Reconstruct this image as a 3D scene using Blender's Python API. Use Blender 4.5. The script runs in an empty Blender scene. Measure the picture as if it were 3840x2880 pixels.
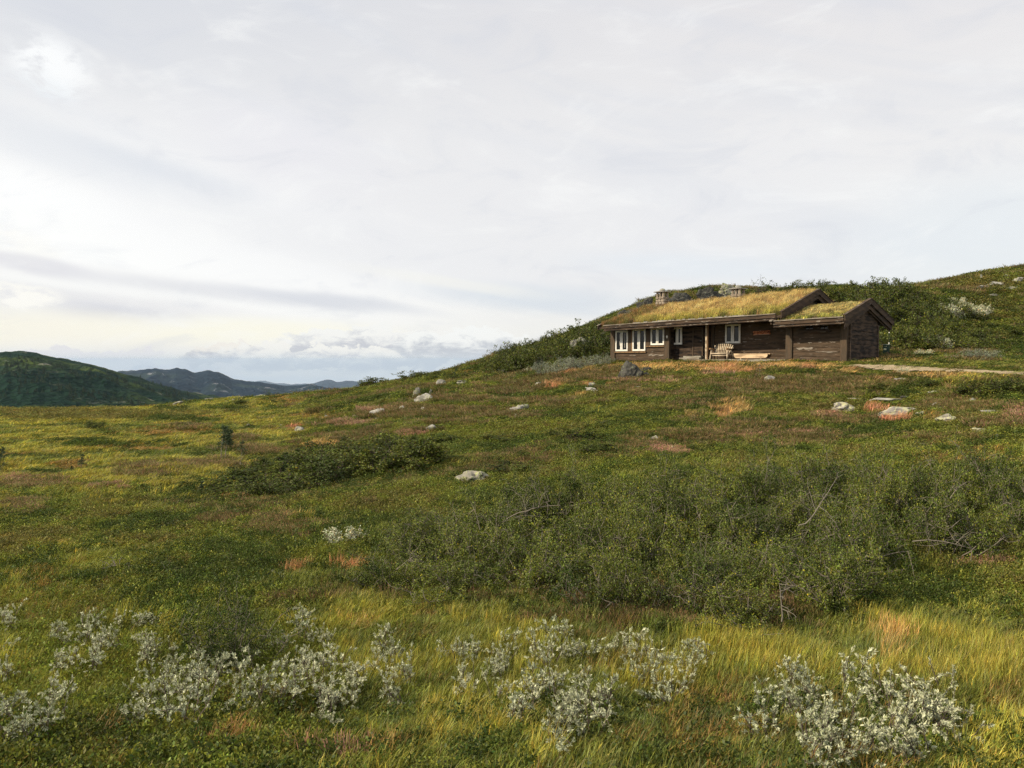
import bpy, bmesh, math, random
import numpy as np
from mathutils import Vector, Matrix, noise as mnoise

# ------------------------------------------------------------------ scene, camera
sc = bpy.context.scene
COL = sc.collection
FPX = 2794.0                       # focal length in photograph pixels (3840 wide)
PITCH = math.atan(90.0 / FPX)
cam_d = bpy.data.cameras.new("camera")
cam_d.sensor_width = 36.0
cam_d.lens = 36.0 * FPX / 3840.0
cam_d.clip_start = 0.05
cam_d.clip_end = 60000
cam = bpy.data.objects.new("camera", cam_d)
COL.objects.link(cam)
cam.location = (0, 0, 0)
cam.rotation_euler = (math.radians(90) - PITCH, 0, 0)
sc.camera = cam
sc.view_settings.view_transform = 'Standard'
sc.view_settings.look = 'None'
sc.view_settings.gamma = 1
sc.view_settings.exposure = 0.0
sc.view_settings.use_curve_mapping = False
sc.render.engine = 'CYCLES'
cy = sc.cycles
cy.max_bounces = 5; cy.diffuse_bounces = 1; cy.glossy_bounces = 2; cy.transmission_bounces = 3
cy.transparent_max_bounces = 6; cy.volume_bounces = 0
cy.caustics_reflective = False; cy.caustics_refractive = False
cy.use_denoising = True
try:
    cy.denoiser = 'OPENIMAGEDENOISE'
    cy.denoising_prefilter = 'NONE'
except Exception:
    pass
cy.use_adaptive_sampling = True
cy.adaptive_threshold = 0.02

def ray(sx, sy):
    u = (sx - 1920.0) / FPX
    v = (1440.0 - sy) / FPX
    d = Vector((u, math.cos(PITCH) + v * math.sin(PITCH), -math.sin(PITCH) + v * math.cos(PITCH)))
    return d / d.y
def azel(sx, sy):
    d = ray(sx, sy).normalized()
    return math.degrees(math.atan2(d.x, d.y)), math.degrees(math.asin(d.z))

# ------------------------------------------------------------------ sun and sky
SUN_AZ = math.radians(-104)        # compass angle from +Y, clockwise positive: light from the left, a little behind
SUN_EL = math.radians(33)
S = Vector((math.sin(SUN_AZ) * math.cos(SUN_EL), math.cos(SUN_AZ) * math.cos(SUN_EL), math.sin(SUN_EL)))
ld = bpy.data.lights.new("sun", 'SUN')
ld.energy = 5.0
ld.angle = math.radians(1.2)
ld.color = (1.0, 0.86, 0.64)
lo = bpy.data.objects.new("sun", ld)
COL.objects.link(lo)
lo.rotation_euler = S.to_track_quat('Z', 'Y').to_euler()

world = bpy.data.worlds.new("World")
sc.world = world
world.use_nodes = True
nt = world.node_tree
nt.nodes.clear()
def wn(t, **kw):
    n = nt.nodes.new(t)
    for k, v in kw.items(): setattr(n, k, v)
    return n
def wl(a, b): nt.links.new(a, b)
def wm(op, a, b=None, c=None, clamp=False):
    n = wn('ShaderNodeMath', operation=op, use_clamp=clamp)
    for i, v in enumerate((a, b, c)):
        if v is None: continue
        if isinstance(v, (int, float)): n.inputs[i].default_value = v
        else: wl(v, n.inputs[i])
    return n.outputs[0]
def wmix(f, a, b):
    n = wn('ShaderNodeMix', data_type='RGBA')
    if isinstance(f, (int, float)): n.inputs[0].default_value = f
    else: wl(f, n.inputs[0])
    for s, v in ((n.inputs[6], a), (n.inputs[7], b)):
        if isinstance(v, tuple): s.default_value = (*v, 1)
        else: wl(v, s)
    return n.outputs[2]
def srgb(r, g, b):
    f = lambda c: ((c / 255 + 0.055) / 1.055) ** 2.4 if c > 10 else c / 255 / 12.92
    return (f(r), f(g), f(b))
tc = wn('ShaderNodeTexCoord')
sep = wn('ShaderNodeSeparateXYZ'); wl(tc.outputs['Generated'], sep.inputs[0])
AZ = wm('MULTIPLY', wm('ARCTAN2', sep.outputs[0], sep.outputs[1]), 57.29578)
EL = wm('MULTIPLY', wm('ARCSINE', sep.outputs[2]), 57.29578)
def wcomb(x, y, z=0.0):
    n = wn('ShaderNodeCombineXYZ')
    for i, v in enumerate((x, y, z)):
        if isinstance(v, (int, float)): n.inputs[i].default_value = v
        else: wl(v, n.inputs[i])
    return n.outputs[0]
def wnoise(vec, scale, detail=4, rough=0.55, dist=0.0):
    n = wn('ShaderNodeTexNoise'); n.inputs['Scale'].default_value = scale
    n.inputs['Detail'].default_value = detail; n.inputs['Roughness'].default_value = rough
    n.inputs['Distortion'].default_value = dist
    wl(vec, n.inputs['Vector']); return n.outputs['Fac']
def wramp(v, a, b):
    n = wn('ShaderNodeMapRange', interpolation_type='SMOOTHSTEP'); wl(v, n.inputs['Value'])
    n.inputs['From Min'].default_value = a; n.inputs['From Max'].default_value = b
    return n.outputs['Result']
ang = wcomb(AZ, EL)
streak_vec = wcomb(wm('ADD', wm('MULTIPLY', AZ, 0.35), wm('MULTIPLY', EL, 0.5)), wm('ADD', wm('MULTIPLY', EL, 1.6), wm('MULTIPLY', AZ, 0.35)))
n_streak = wnoise(streak_vec, 0.13, 5, 0.5, 0.3)
n_soft = wnoise(ang, 0.05, 3, 0.5)
n_puff = wnoise(wcomb(AZ, wm('MULTIPLY', EL, 1.7)), 0.38, 6, 0.62, 0.25)
n_puff2 = wnoise(wcomb(wm('ADD', AZ, 40.0), wm('MULTIPLY', EL, 2.2)), 0.55, 6, 0.65, 0.4)
warp = wm('MULTIPLY', wm('SUBTRACT', n_streak, 0.5), 9.0)
warp2 = wm('MULTIPLY', wm('SUBTRACT', n_puff, 0.5), 7.0)
def blob(sx, sy, rx, ry, rot=0.0, soft=0.9, w=None, k=1.0):
    """soft elliptical cloud mask, given by its direction; returns 0..1"""
    a0, e0 = azel(sx, sy)
    ra = rx / FPX * 57.3; re = ry / FPX * 57.3
    dx = wm('SUBTRACT', AZ, a0); dy = wm('SUBTRACT', EL, e0)
    if w is not None: dy = wm('ADD', dy, wm('MULTIPLY', w, k))
    c, s = math.cos(math.radians(rot)), math.sin(math.radians(rot))
    xr = wm('ADD', wm('MULTIPLY', dx, c / ra), wm('MULTIPLY', dy, s / ra))
    yr = wm('ADD', wm('MULTIPLY', dx, -s / re), wm('MULTIPLY', dy, c / re))
    d = wm('SQRT', wm('ADD', wm('MULTIPLY', xr, xr), wm('MULTIPLY', yr, yr)))
    n = wn('ShaderNodeMapRange', interpolation_type='SMOOTHERSTEP'); wl(d, n.inputs['Value'])
    n.inputs['From Min'].default_value = 1.0 - soft; n.inputs['From Max'].default_value = 1.0 + soft * 0.4
    n.inputs['To Min'].default_value = 1.0; n.inputs['To Max'].default_value = 0.0
    return n.outputs['Result']
# base veil of high cloud
base = wmix(wramp(AZ, -40, 25), srgb(217, 220, 226), srgb(231, 229, 230))
base = wmix(wramp(EL, 27, 9), base, srgb(241, 240, 239))
base = wmix(wramp(EL, 9, 1), base, srgb(241, 240, 235))
base = wmix(wm('MULTIPLY', wramp(n_streak, 0.48, 0.66), 0.35), base, srgb(212, 217, 227))
base = wmix(wm('MULTIPLY', wramp(n_soft, 0.5, 0.7), 0.4), base, srgb(240, 240, 241))
feat = [
 (500, 760, 900, 330, -12, (252, 252, 251), .55, .95, 's'),
 # sx, sy, rx, ry, rot, colour, strength, softness, warp
 (150, 870, 1500, 260, -9, (255, 255, 253), 1.0, .9, 's'),
 (1050, 900, 900, 260, -14, (249, 249, 249), .8, .95, 's'),
 (1100, 560, 420, 170, -12, (237, 236, 240), .8, .9, 's'),
 (330, 590, 600, 90, -13, (214, 219, 227), .4, 1.0, 's'),
 (640, 640, 330, 50, -12, (210, 216, 226), .35, 1.0, 's'),
 (160, 720, 300, 60, -12, (255, 255, 254), .7, .9, 's'),
 (1500, 960, 1000, 120, -9, (239, 239, 240), .8, .9, 's'),
 (2200, 850, 1500, 420, -8, (235, 235, 237), .7, .95, 's'),
 (2000, 1120, 500, 60, -5, (216, 223, 231), .8, .9, 's'),
 (2600, 1000, 500, 70, -3, (228, 234, 240), .7, .9, 's'),
 (3800, 900, 700, 250, 0, (229, 235, 239), .7, .95, 's'),
 (250, 1020, 700, 50, -3, (240, 239, 239), .5, .9, 's'),
 (800, 1090, 560, 40, -4, (214, 215, 222), .5, 1.0, 's'),
 (1250, 1130, 420, 30, -7, (213, 216, 224), .7, .9, 's'),
 (350, 1140, 560, 46, -3, (219, 218, 224), .5, 1.0, 's'),
 (480, 1195, 250, 40, -4, (207, 209, 220), .75, .8, 's'),
 (100, 1240, 700, 70, 0, (250, 246, 232), .9, .9, 's'),
 (950, 1250, 560, 60, 0, (252, 249, 233), .9, .9, 's'),
 (1700, 1060, 420, 28, -8, (244, 243, 238), .7, .9, 's'),
 (60, 920, 150, 62, -15, (253, 252, 248), 1., .5, 'p'),
 (120, 990, 200, 40, -8, (222, 221, 227), .7, .8, 's'),
 (60, 1095, 140, 40, -5, (252, 250, 244), 1., .5, 'p'),
 (190, 240, 130, 100, -15, (252, 253, 253), 1., .7, 'p'),
 (150, 320, 120, 60, 0, (236, 241, 244), .5, .9, 'p'),
]
colr = base
for sx, sy, rx, ry, rot, c, st, so, wk in feat:
    w, k = (warp, 0.22) if wk == 's' else (warp2, 0.40)
    m = blob(sx, sy, rx, ry, rot, so, w, k)
    if wk == 'p': m = wm('MULTIPLY', m, wramp(n_puff, 0.38, 0.56))
    colr = wmix(wm('MULTIPLY', m, st), colr, srgb(*c))
n_wisp = wnoise(wcomb(wm('ADD', wm('MULTIPLY', AZ, 0.5), wm('MULTIPLY', EL, 0.35)), wm('SUBTRACT', wm('MULTIPLY', EL, 1.3), wm('MULTIPLY', AZ, 0.18))), 0.21, 7, 0.6, 0.6)
colr = wmix(wm('MULTIPLY', wramp(n_wisp, 0.50, 0.74), 0.5), colr, srgb(252, 252, 250))
colr = wmix(wm('MULTIPLY', wramp(n_wisp, 0.48, 0.30), 0.35), colr, srgb(214, 217, 225))
# cumulus bank along the horizon
def bank(sx, sy, rx, ry, body, top, st, thr=0.0):
    global colr
    m = blob(sx, sy, rx, ry, 0, .16, warp2, 0.62)
    shade = wramp(wm('ADD', wm('MULTIPLY', wm('SUBTRACT', EL, azel(sx, sy)[1]), 0.22), n_puff2), 0.34, 0.66)
    colr = wmix(wm('MULTIPLY', m, st), colr, wmix(shade, srgb(*body), srgb(*top)))
bank(330, 1395, 560, 68, (188, 196, 212), (232, 231, 233), 1.)
bank(1500, 1280, 460, 56, (200, 203, 211), (246, 246, 243), .95)
bank(860, 1335, 170, 46, (186, 190, 201), (244, 240, 232), 1.)
bank(1250, 1345, 480, 56, (190, 195, 207), (246, 245, 240), 1.)
bank(1750, 1300, 300, 66, (196, 201, 209), (246, 247, 245), .95)
colr = wmix(wm('MULTIPLY', blob(1300, 1405, 700, 20, 0, .8, warp2, .15), .8), colr, srgb(236, 237, 236))
colr = wmix(wm('MULTIPLY', blob(1000, 1425, 420, 16, 0, .8, warp2, .1), .7), colr, srgb(214, 224, 234))
hor = wramp(EL, 1.1, -0.1)
colr = wmix(wm('MULTIPLY', hor, .45), colr, srgb(228, 232, 236))
sky = wn('ShaderNodeTexSky'); sky.sky_type = 'NISHITA'; sky.sun_disc = False
sky.sun_elevation = SUN_EL; sky.sun_rotation = SUN_AZ
scl = wn('ShaderNodeVectorMath', operation='SCALE'); wl(colr, scl.inputs[0]); scl.inputs[3].default_value = 10.0
bgc = wmix(0.06, scl.outputs[0], sky.outputs[0])
bg = wn('ShaderNodeBackground'); wl(bgc, bg.inputs[0]); bg.inputs[1].default_value = 0.105
wo = wn('ShaderNodeOutputWorld'); wl(bg.outputs[0], wo.inputs[0])
world.cycles.sampling_method = 'MANUAL'; world.cycles.sample_map_resolution = 512

# ------------------------------------------------------------------ numeric noise
def _hash(ix, iy, seed):
    h = (ix.astype(np.int64) * 374761393 + iy.astype(np.int64) * 668265263 + seed * 974711) & 0x7fffffff
    h = ((h ^ (h >> 13)) * 1274126177) & 0x7fffffff
    return ((h ^ (h >> 16)) & 0xffff) / 65535.0
def vnoise(x, y, seed=0):
    x = np.asarray(x, float); y = np.asarray(y, float)
    ix = np.floor(x); iy = np.floor(y); fx = x - ix; fy = y - iy
    fx = fx * fx * (3 - 2 * fx); fy = fy * fy * (3 - 2 * fy)
    a = _hash(ix, iy, seed); b = _hash(ix + 1, iy, seed); c = _hash(ix, iy + 1, seed); d = _hash(ix + 1, iy + 1, seed)
    return (a * (1 - fx) + b * fx) * (1 - fy) + (c * (1 - fx) + d * fx) * fy
def fbm(x, y, seed=0, octs=4, gain=0.5):
    t = 0; amp = 1; tot = 0
    for o in range(octs):
        t = t + amp * vnoise(x * 2 ** o + 17.3 * o, y * 2 ** o - 9.1 * o, seed + o); tot += amp; amp *= gain
    return t / tot - 0.5
def sstep(a, b, x):
    t = np.clip((x - a) / (b - a), 0, 1); return t * t * (3 - 2 * t)

# ------------------------------------------------------------------ terrain height field
CP = []
def cpx(sx, sy, Y):
    d = ray(sx, sy); CP.append((d.x * Y, Y, d.z * Y))
for x, y, z in ((0, 0, -1.75), (-3, 0, -1.8), (3, 0, -1.7), (0, -6, -1.7), (-8, -5, -1.9), (8, -5, -1.6), (0, 2.4, -2.15)): CP.append((x, y, z))
for a in (
 (0, 2880, 4.8), (0, 2600, 6.6), (0, 2300, 9.6), (0, 2000, 16), (0, 1800, 26), (0, 1650, 45), (0, 1580, 70), (0, 1541, 110),
 (700, 2880, 4.7), (700, 2600, 6.4), (700, 2300, 9.3), (700, 2000, 15), (700, 1800, 24), (700, 1650, 42), (700, 1580, 62), (600, 1540, 100), (750, 1505, 118),
 (1100, 1800, 24), (1100, 1600, 50), (1100, 1520, 82), (1100, 1482, 108), (900, 1496, 116),
 (1500, 2880, 4.6), (1500, 2600, 6.4), (1500, 2300, 9.0), (1500, 2100, 12), (1500, 1900, 17), (1500, 1700, 28), (1500, 1550, 45), (1500, 1486, 60), (1500, 1442, 82), (1300, 1466, 98),
 (1900, 2300, 8.8), (1900, 2100, 12), (1900, 1900, 16.5), (1900, 1720, 23), (1900, 1560, 35), (1900, 1460, 48), (1900, 1410, 58), (1800, 1404, 76), (1700, 1418, 78), (1880, 1378, 75), (2000, 1352, 74), (2150, 1304, 70),
 (2400, 2880, 4.6), (2400, 2600, 6.3), (2400, 2350, 8.5), (2400, 2100, 11.5), (2400, 1909, 15), (2400, 1745, 20), (2400, 1625, 25), (2400, 1530, 31), (2330, 1420, 42), (2260, 1372, 51), (2200, 1340, 58),
 (2250, 1296, 62), (2250, 1245, 68), (2350, 1205, 68), (2500, 1165, 69), (2700, 1125, 70), (2850, 1112, 72), (3000, 1118, 72), (2600, 1150, 69), (2420, 1185, 68), (3300, 1120, 72),
 (3000, 1900, 15), (3000, 1745, 20), (3000, 1625, 25), (3000, 1520, 30), (3000, 1440, 35), (2750, 1395, 40.5), (3050, 1380, 38),
 (3300, 2880, 4.6), (3300, 2600, 6.2), (3300, 2350, 8.4), (3300, 2100, 11.3),
 (3300, 1560, 27), (3300, 1470, 31), (3300, 1400, 35), (3300, 1374, 38), (3360, 1345, 44), (3360, 1330, 52), (3350, 1270, 59), (3300, 1170, 66),
 (3840, 2880, 4.6), (3840, 2600, 6.1), (3840, 2350, 8.2), (3840, 2100, 11), (3840, 1900, 14), (3840, 1640, 20), (3840, 1530, 24), (3840, 1440, 28), (3840, 1408, 31.5), (3840, 1350, 46), (3840, 1205, 75), (3840, 1030, 122),
 (3440, 1215, 68), (3440, 1330, 50), (3440, 1094, 112), (3620, 1062, 118), (3640, 1290, 58)): cpx(*a)
# the cabin stands on levelled ground
def CL(x, y, z=0.0):   # cabin local -> world
    q = 0.70710678
    return (18.93 + q * x + q * y, 42.0 - q * x + q * y, z)
for x in (-16.5, -12, -8, -4, 0):
    for y in (0.0, 4.2): CP.append((*CL(x, y)[:2], -0.08))
    CP.append((*CL(x, -2.0)[:2], -0.28))
for x in (-16, -11, -6): CP.append((*CL(x, 8.5)[:2], 0.1))
for sx in (-1500, 0, 700, 1400): d = ray(sx, 1700); CP.append((d.x * 200, 200, -24))
for sx in (2000, 2600, 3200): d = ray(sx, 1300); CP.append((d.x * 150, 150, -2))
for sx in (3840, 5200): d = ray(sx, 1300); CP.append((d.x * 230, 230, 10))
for sx, dz in ((-1300, -.3), (5200, .6)):
    for Y, z in ((5, -2.6), (9.5, -3.1), (17, -3.4), (27, -3.6)): CP.append(((sx - 1920) / FPX * Y, Y, z + dz))
CP.append(((-1300 - 1920) / FPX * 60, 60, -6)); CP.append(((-1300 - 1920) / FPX * 110, 110, -8))
CP.append(((5200 - 1920) / FPX * 45, 45, 1.0)); CP.append(((5200 - 1920) / FPX * 90, 90, 13)); CP.append(((5200 - 1920) / FPX * 110, 110, 17))
CP = np.array(CP)
def tcoord(x, y):
    yy = y + 3.0
    r = np.sqrt(x * x + yy * yy); th = np.arctan2(x, yy)
    return th * 2.2, np.log(np.maximum(r, 0.5)), r, th
ca, cb, _, _ = tcoord(CP[:, 0], CP[:, 1])
def _phi(a, b):
    d2 = (a[:, None] - ca[None]) ** 2 + (b[:, None] - cb[None]) ** 2
    return 0.5 * d2 * np.log(d2 + 1e-12)
_n = len(CP)
_A = np.zeros((_n + 3, _n + 3))
_A[:_n, :_n] = _phi(ca, cb) + np.eye(_n) * 0.0015
_A[:_n, _n] = 1; _A[:_n, _n + 1] = ca; _A[:_n, _n + 2] = cb
_A[_n:, :_n] = _A[:_n, _n:].T
_w = np.linalg.solve(_A, np.concatenate([CP[:, 2], np.zeros(3)]))
def H(x, y, micro=True):
    x = np.atleast_1d(np.asarray(x, float)); y = np.atleast_1d(np.asarray(y, float))
    a, b, r, th = tcoord(x, y)
    lim = 2.2 * math.radians(50)
    ac = np.clip(a, -lim, lim)
    bc = np.clip(b, math.log(2.5), math.log(230))
    z = np.empty(len(x))
    for i in range(0, len(x), 20000):
        s = slice(i, i + 20000)
        z[s] = _phi(ac[s], bc[s]) @ _w[:_n] + _w[_n] + _w[_n + 1] * ac[s] + _w[_n + 2] * bc[s]
    back = sstep(math.radians(60), math.radians(150), np.abs(th))
    z = z * (1 - back) + (-1.8 - 0.02 * np.minimum(r, 300)) * back
    k = sstep(200, 500, r)
    z = z * (1 - k) + (-0.062 * r) * k
    if micro:
        q = 0.70710678
        lx = (x - 18.93) * q - (y - 42) * q; ly = (x - 18.93) * q + (y - 42) * q
        flat = sstep(2.0, 5.0, np.maximum(np.maximum(-17.5 - lx, lx - 1.0), np.maximum(-2 - ly, ly - 6.0)))
        left = sstep(0.2, -0.3, x / np.maximum(y, 1))
        z = z + fbm(x / 3.1, y / 2.3, 5, 4) * (0.30 + 0.35 * left * sstep(14, 40, r)) * sstep(5, 14, r) * flat * (1 - k)
        z = z + fbm(x / 11., y / 9., 9, 3) * 0.8 * left * sstep(25, 60, r) * (1 - k)
        z = z + fbm(x / 0.9, y / 0.9, 12, 2) * 0.12 * sstep(60, 20, r) * flat
        z = z + fbm(x / 5., y / 5., 44, 3) * 1.2 * sstep(58, 64, r) * sstep(2150, 2350, 1920 + FPX * x / np.maximum(y, 1)) * sstep(140, 90, r)
    return z
YS = np.exp(np.linspace(math.log(3.0), math.log(190), 900))
def ground_at(sx, sy):
    d = ray(sx, sy)
    z = H(d.x * YS, YS)
    below = np.nonzero(d.z * YS < z)[0]
    Y = YS[below[0]] if len(below) else 110.0
    return Vector((d.x * Y, Y, float(H(d.x * Y, Y)[0])))
def at_depth(sx, Y):
    x = (sx - 1920) / FPX * Y
    return Vector((x, Y, float(H(x, Y)[0])))
def project(x, y, z):
    c, s = math.cos(PITCH), math.sin(PITCH)
    f = y * c - z * s; u = y * s + z * c
    return 1920 + FPX * x / f, 1440 - FPX * u / f

# ------------------------------------------------------------------ materials
def nmat(name):
    m = bpy.data.materials.new(name); m.use_nodes = True
    m.node_tree.nodes.clear(); return m
class NT:
    def __init__(s, name):
        s.m = nmat(name); s.t = s.m.node_tree
        s.out = s.t.nodes.new('ShaderNodeOutputMaterial')
    def n(s, t, **kw):
        n = s.t.nodes.new(t)
        for k, v in kw.items(): setattr(n, k, v)
        return n
    def l(s, a, b): s.t.links.new(a, b)
    def setin(s, sock, v):
        if isinstance(v, (int, float)): sock.default_value = v
        elif isinstance(v, tuple): sock.default_value = (*v, 1) if len(sock.default_value) == 4 else v
        else: s.l(v, sock)
    def math(s, op, a, b=0.0, clamp=False):
        n = s.n('ShaderNodeMath', operation=op, use_clamp=clamp); s.setin(n.inputs[0], a); s.setin(n.inputs[1], b); return n.outputs[0]
    def mix(s, f, a, b, mode='MIX'):
        n = s.n('ShaderNodeMix', data_type='RGBA', blend_type=mode); s.setin(n.inputs[0], f); s.setin(n.inputs[6], a); s.setin(n.inputs[7], b); return n.outputs[2]
    def obj(s): return s.n('ShaderNodeTexCoord').outputs['Object']
    def pos(s): return s.n('ShaderNodeNewGeometry').outputs['Position']
    def mapping(s, v, scale):
        n = s.n('ShaderNodeMapping'); s.l(v, n.inputs[0]); n.inputs['Scale'].default_value = scale; return n.outputs[0]
    def noise(s, v, scale, detail=4, rough=.55, dist=0.):
        n = s.n('ShaderNodeTexNoise'); s.l(v, n.inputs['Vector']); n.inputs['Scale'].default_value = scale
        n.inputs['Detail'].default_value = detail; n.inputs['Roughness'].default_value = rough; n.inputs['Distortion'].default_value = dist
        return n.outputs['Fac']
    def vor(s, v, scale, feature='F1', out='Distance'):
        n = s.n('ShaderNodeTexVoronoi', feature=feature); s.l(v, n.inputs['Vector']); n.inputs['Scale'].default_value = scale; return n.outputs[out]
    def ramp(s, v, a, b):
        n = s.n('ShaderNodeMapRange', interpolation_type='SMOOTHSTEP'); s.l(v, n.inputs['Value'])
        n.inputs['From Min'].default_value = a; n.inputs['From Max'].default_value = b; return n.outputs['Result']
    def bump(s, h, strength=.5, dist=.02):
        n = s.n('ShaderNodeBump'); n.inputs['Strength'].default_value = strength; n.inputs['Distance'].default_value = dist
        s.l(h, n.inputs['Height']); return n.outputs['Normal']
    def pbr(s, col, rough=.9, normal=None, spec=.2, metal=0.):
        p = s.n('ShaderNodeBsdfPrincipled'); s.setin(p.inputs['Base Color'], col); s.setin(p.inputs['Roughness'], rough)
        p.inputs['Specular IOR Level'].default_value = spec; p.inputs['Metallic'].default_value = metal
        if normal is not None: s.l(normal, p.inputs['Normal'])
        s.l(p.outputs[0], s.out.inputs[0]); return s.m
    def leaf(s, col, trans=.25, gloss=.06):
        d = s.n('ShaderNodeBsdfDiffuse'); s.setin(d.inputs[0], col)
        t = s.n('ShaderNodeBsdfTranslucent'); s.setin(t.inputs[0], col)
        m = s.n('ShaderNodeMixShader'); m.inputs[0].default_value = trans; s.l(d.outputs[0], m.inputs[1]); s.l(t.outputs[0], m.inputs[2])
        g = s.n('ShaderNodeBsdfGlossy'); g.inputs['Roughness'].default_value = .55; g.inputs[0].default_value = (1, 1, 1, 1)
        m2 = s.n('ShaderNodeMixShader'); m2.inputs[0].default_value = gloss; s.l(m.outputs[0], m2.inputs[1]); s.l(g.outputs[0], m2.inputs[2])
        s.l(m2.outputs[0], s.out.inputs[0]); return s.m
def mat_cover(name, trans=.25, gloss=.015):
    """foliage whose colour is carried by each instanced clump, varied leaf by leaf"""
    t = NT(name)
    a = t.n('ShaderNodeAttribute', attribute_type='INSTANCER', attribute_name='col')
    v = t.n('ShaderNodeAttribute', attribute_type='GEOMETRY', attribute_name='var')
    return t.leaf(t.mix(1.0, a.outputs['Color'], v.outputs['Color'], 'MULTIPLY'), trans, gloss)
M_COVER = mat_cover('cover_foliage')
M_GRASS = mat_cover('cover_grass', .3, .03)
def mat_shrubleaf(name, c1, c2, trans=.25, gloss=.02, vary=.35):
    t = NT(name)
    v = t.n('ShaderNodeAttribute', attribute_type='GEOMETRY', attribute_name='var')
    rnd = t.n('ShaderNodeObjectInfo').outputs['Random']
    nz = t.noise(t.pos(), 1.1, 3)
    c = t.mix(t.math('ADD', t.math('MULTIPLY', rnd, .35), t.ramp(nz, .38, .66), True), c1, c2)
    return t.leaf(t.mix(1.0, c, v.outputs['Color'], 'MULTIPLY'), trans * .6, gloss)
M_BIRCH = mat_shrubleaf('birch_leaf', (.040, .066, .009), (.145, .172, .024))
M_DARKSHRUB = mat_shrubleaf('mountain_shrub_leaf', (.030, .050, .008), (.112, .132, .018))
M_WILLOW = mat_shrubleaf('silver_willow_leaf', (.42, .45, .29), (.60, .61, .41), .2, .03)
M_GREYWILLOW = mat_shrubleaf('grey_willow_leaf', (.17, .21, .14), (.24, .27, .16), .2, .08)
M_SPRUCE = mat_shrubleaf('spruce_needle', (.035, .062, .02), (.05, .08, .025), .1, .04)
t = NT('pale_branch'); nz = t.noise(t.mapping(t.obj(), (1, 1, 1)), 14, 3)
M_BRANCH = t.pbr(t.mix(nz, (.13, .11, .085), (.27, .24, .19)), .85)
t = NT('dark_branch'); nz = t.noise(t.obj(), 14, 3)
M_BRANCHD = t.pbr(t.mix(nz, (.07, .05, .04), (.15, .12, .10)), .9)

# ------------------------------------------------------------------ object helpers
def tag(o, label=None, cat=None, group=None, kind=None):
    if label: o['label'] = label
    if cat: o['category'] = cat
    if group: o['group'] = group
    if kind: o['kind'] = kind
    return o
def link(name, me, parent=None, mats=()):
    for m in mats: me.materials.append(m)
    o = bpy.data.objects.new(name, me); COL.objects.link(o)
    if parent is not None: o.parent = parent
    return o
def empty(name, loc, rz=0.0):
    o = bpy.data.objects.new(name, None); COL.objects.link(o)
    o.location = loc; o.rotation_euler = (0, 0, rz); o.empty_display_size = .3; return o
def npmesh(name, verts, faces, var=None, smooth=False, midx=None):
    """faces: (n,3) or (n,4) int array, or a list of such arrays"""
    me = bpy.data.meshes.new(name)
    fl = faces if isinstance(faces, list) else [faces]
    fl = [f for f in fl if len(f)]
    me.vertices.add(len(verts)); me.vertices.foreach_set('co', np.asarray(verts, np.float32).ravel())
    idx = np.concatenate([f.ravel() for f in fl]); tot = np.concatenate([np.full(len(f), f.shape[1]) for f in fl])
    me.loops.add(len(idx)); me.loops.foreach_set('vertex_index', idx.astype(np.int32))
    me.polygons.add(len(tot)); st = np.concatenate([[0], np.cumsum(tot)[:-1]])
    me.polygons.foreach_set('loop_start', st.astype(np.int32))
    me.polygons.foreach_set('loop_total', tot.astype(np.int32))
    if midx is not None: me.polygons.foreach_set('material_index', np.asarray(midx, np.int32))
    if var is not None:
        ca_ = me.color_attributes.new('var', 'FLOAT_COLOR', 'POINT')
        v4 = np.ones((len(verts), 4), np.float32)
        var = np.asarray(var)
        v4[:, :3] = var if var.ndim == 2 else var[:, None]
        ca_.data.foreach_set('color', v4.ravel())
    me.update(calc_edges=True)
    if smooth: me.polygons.foreach_set('use_smooth', np.ones(len(tot), bool))
    me.validate()
    return me
def unit(v): return v / np.maximum(np.linalg.norm(v, axis=-1, keepdims=True), 1e-9)
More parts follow.
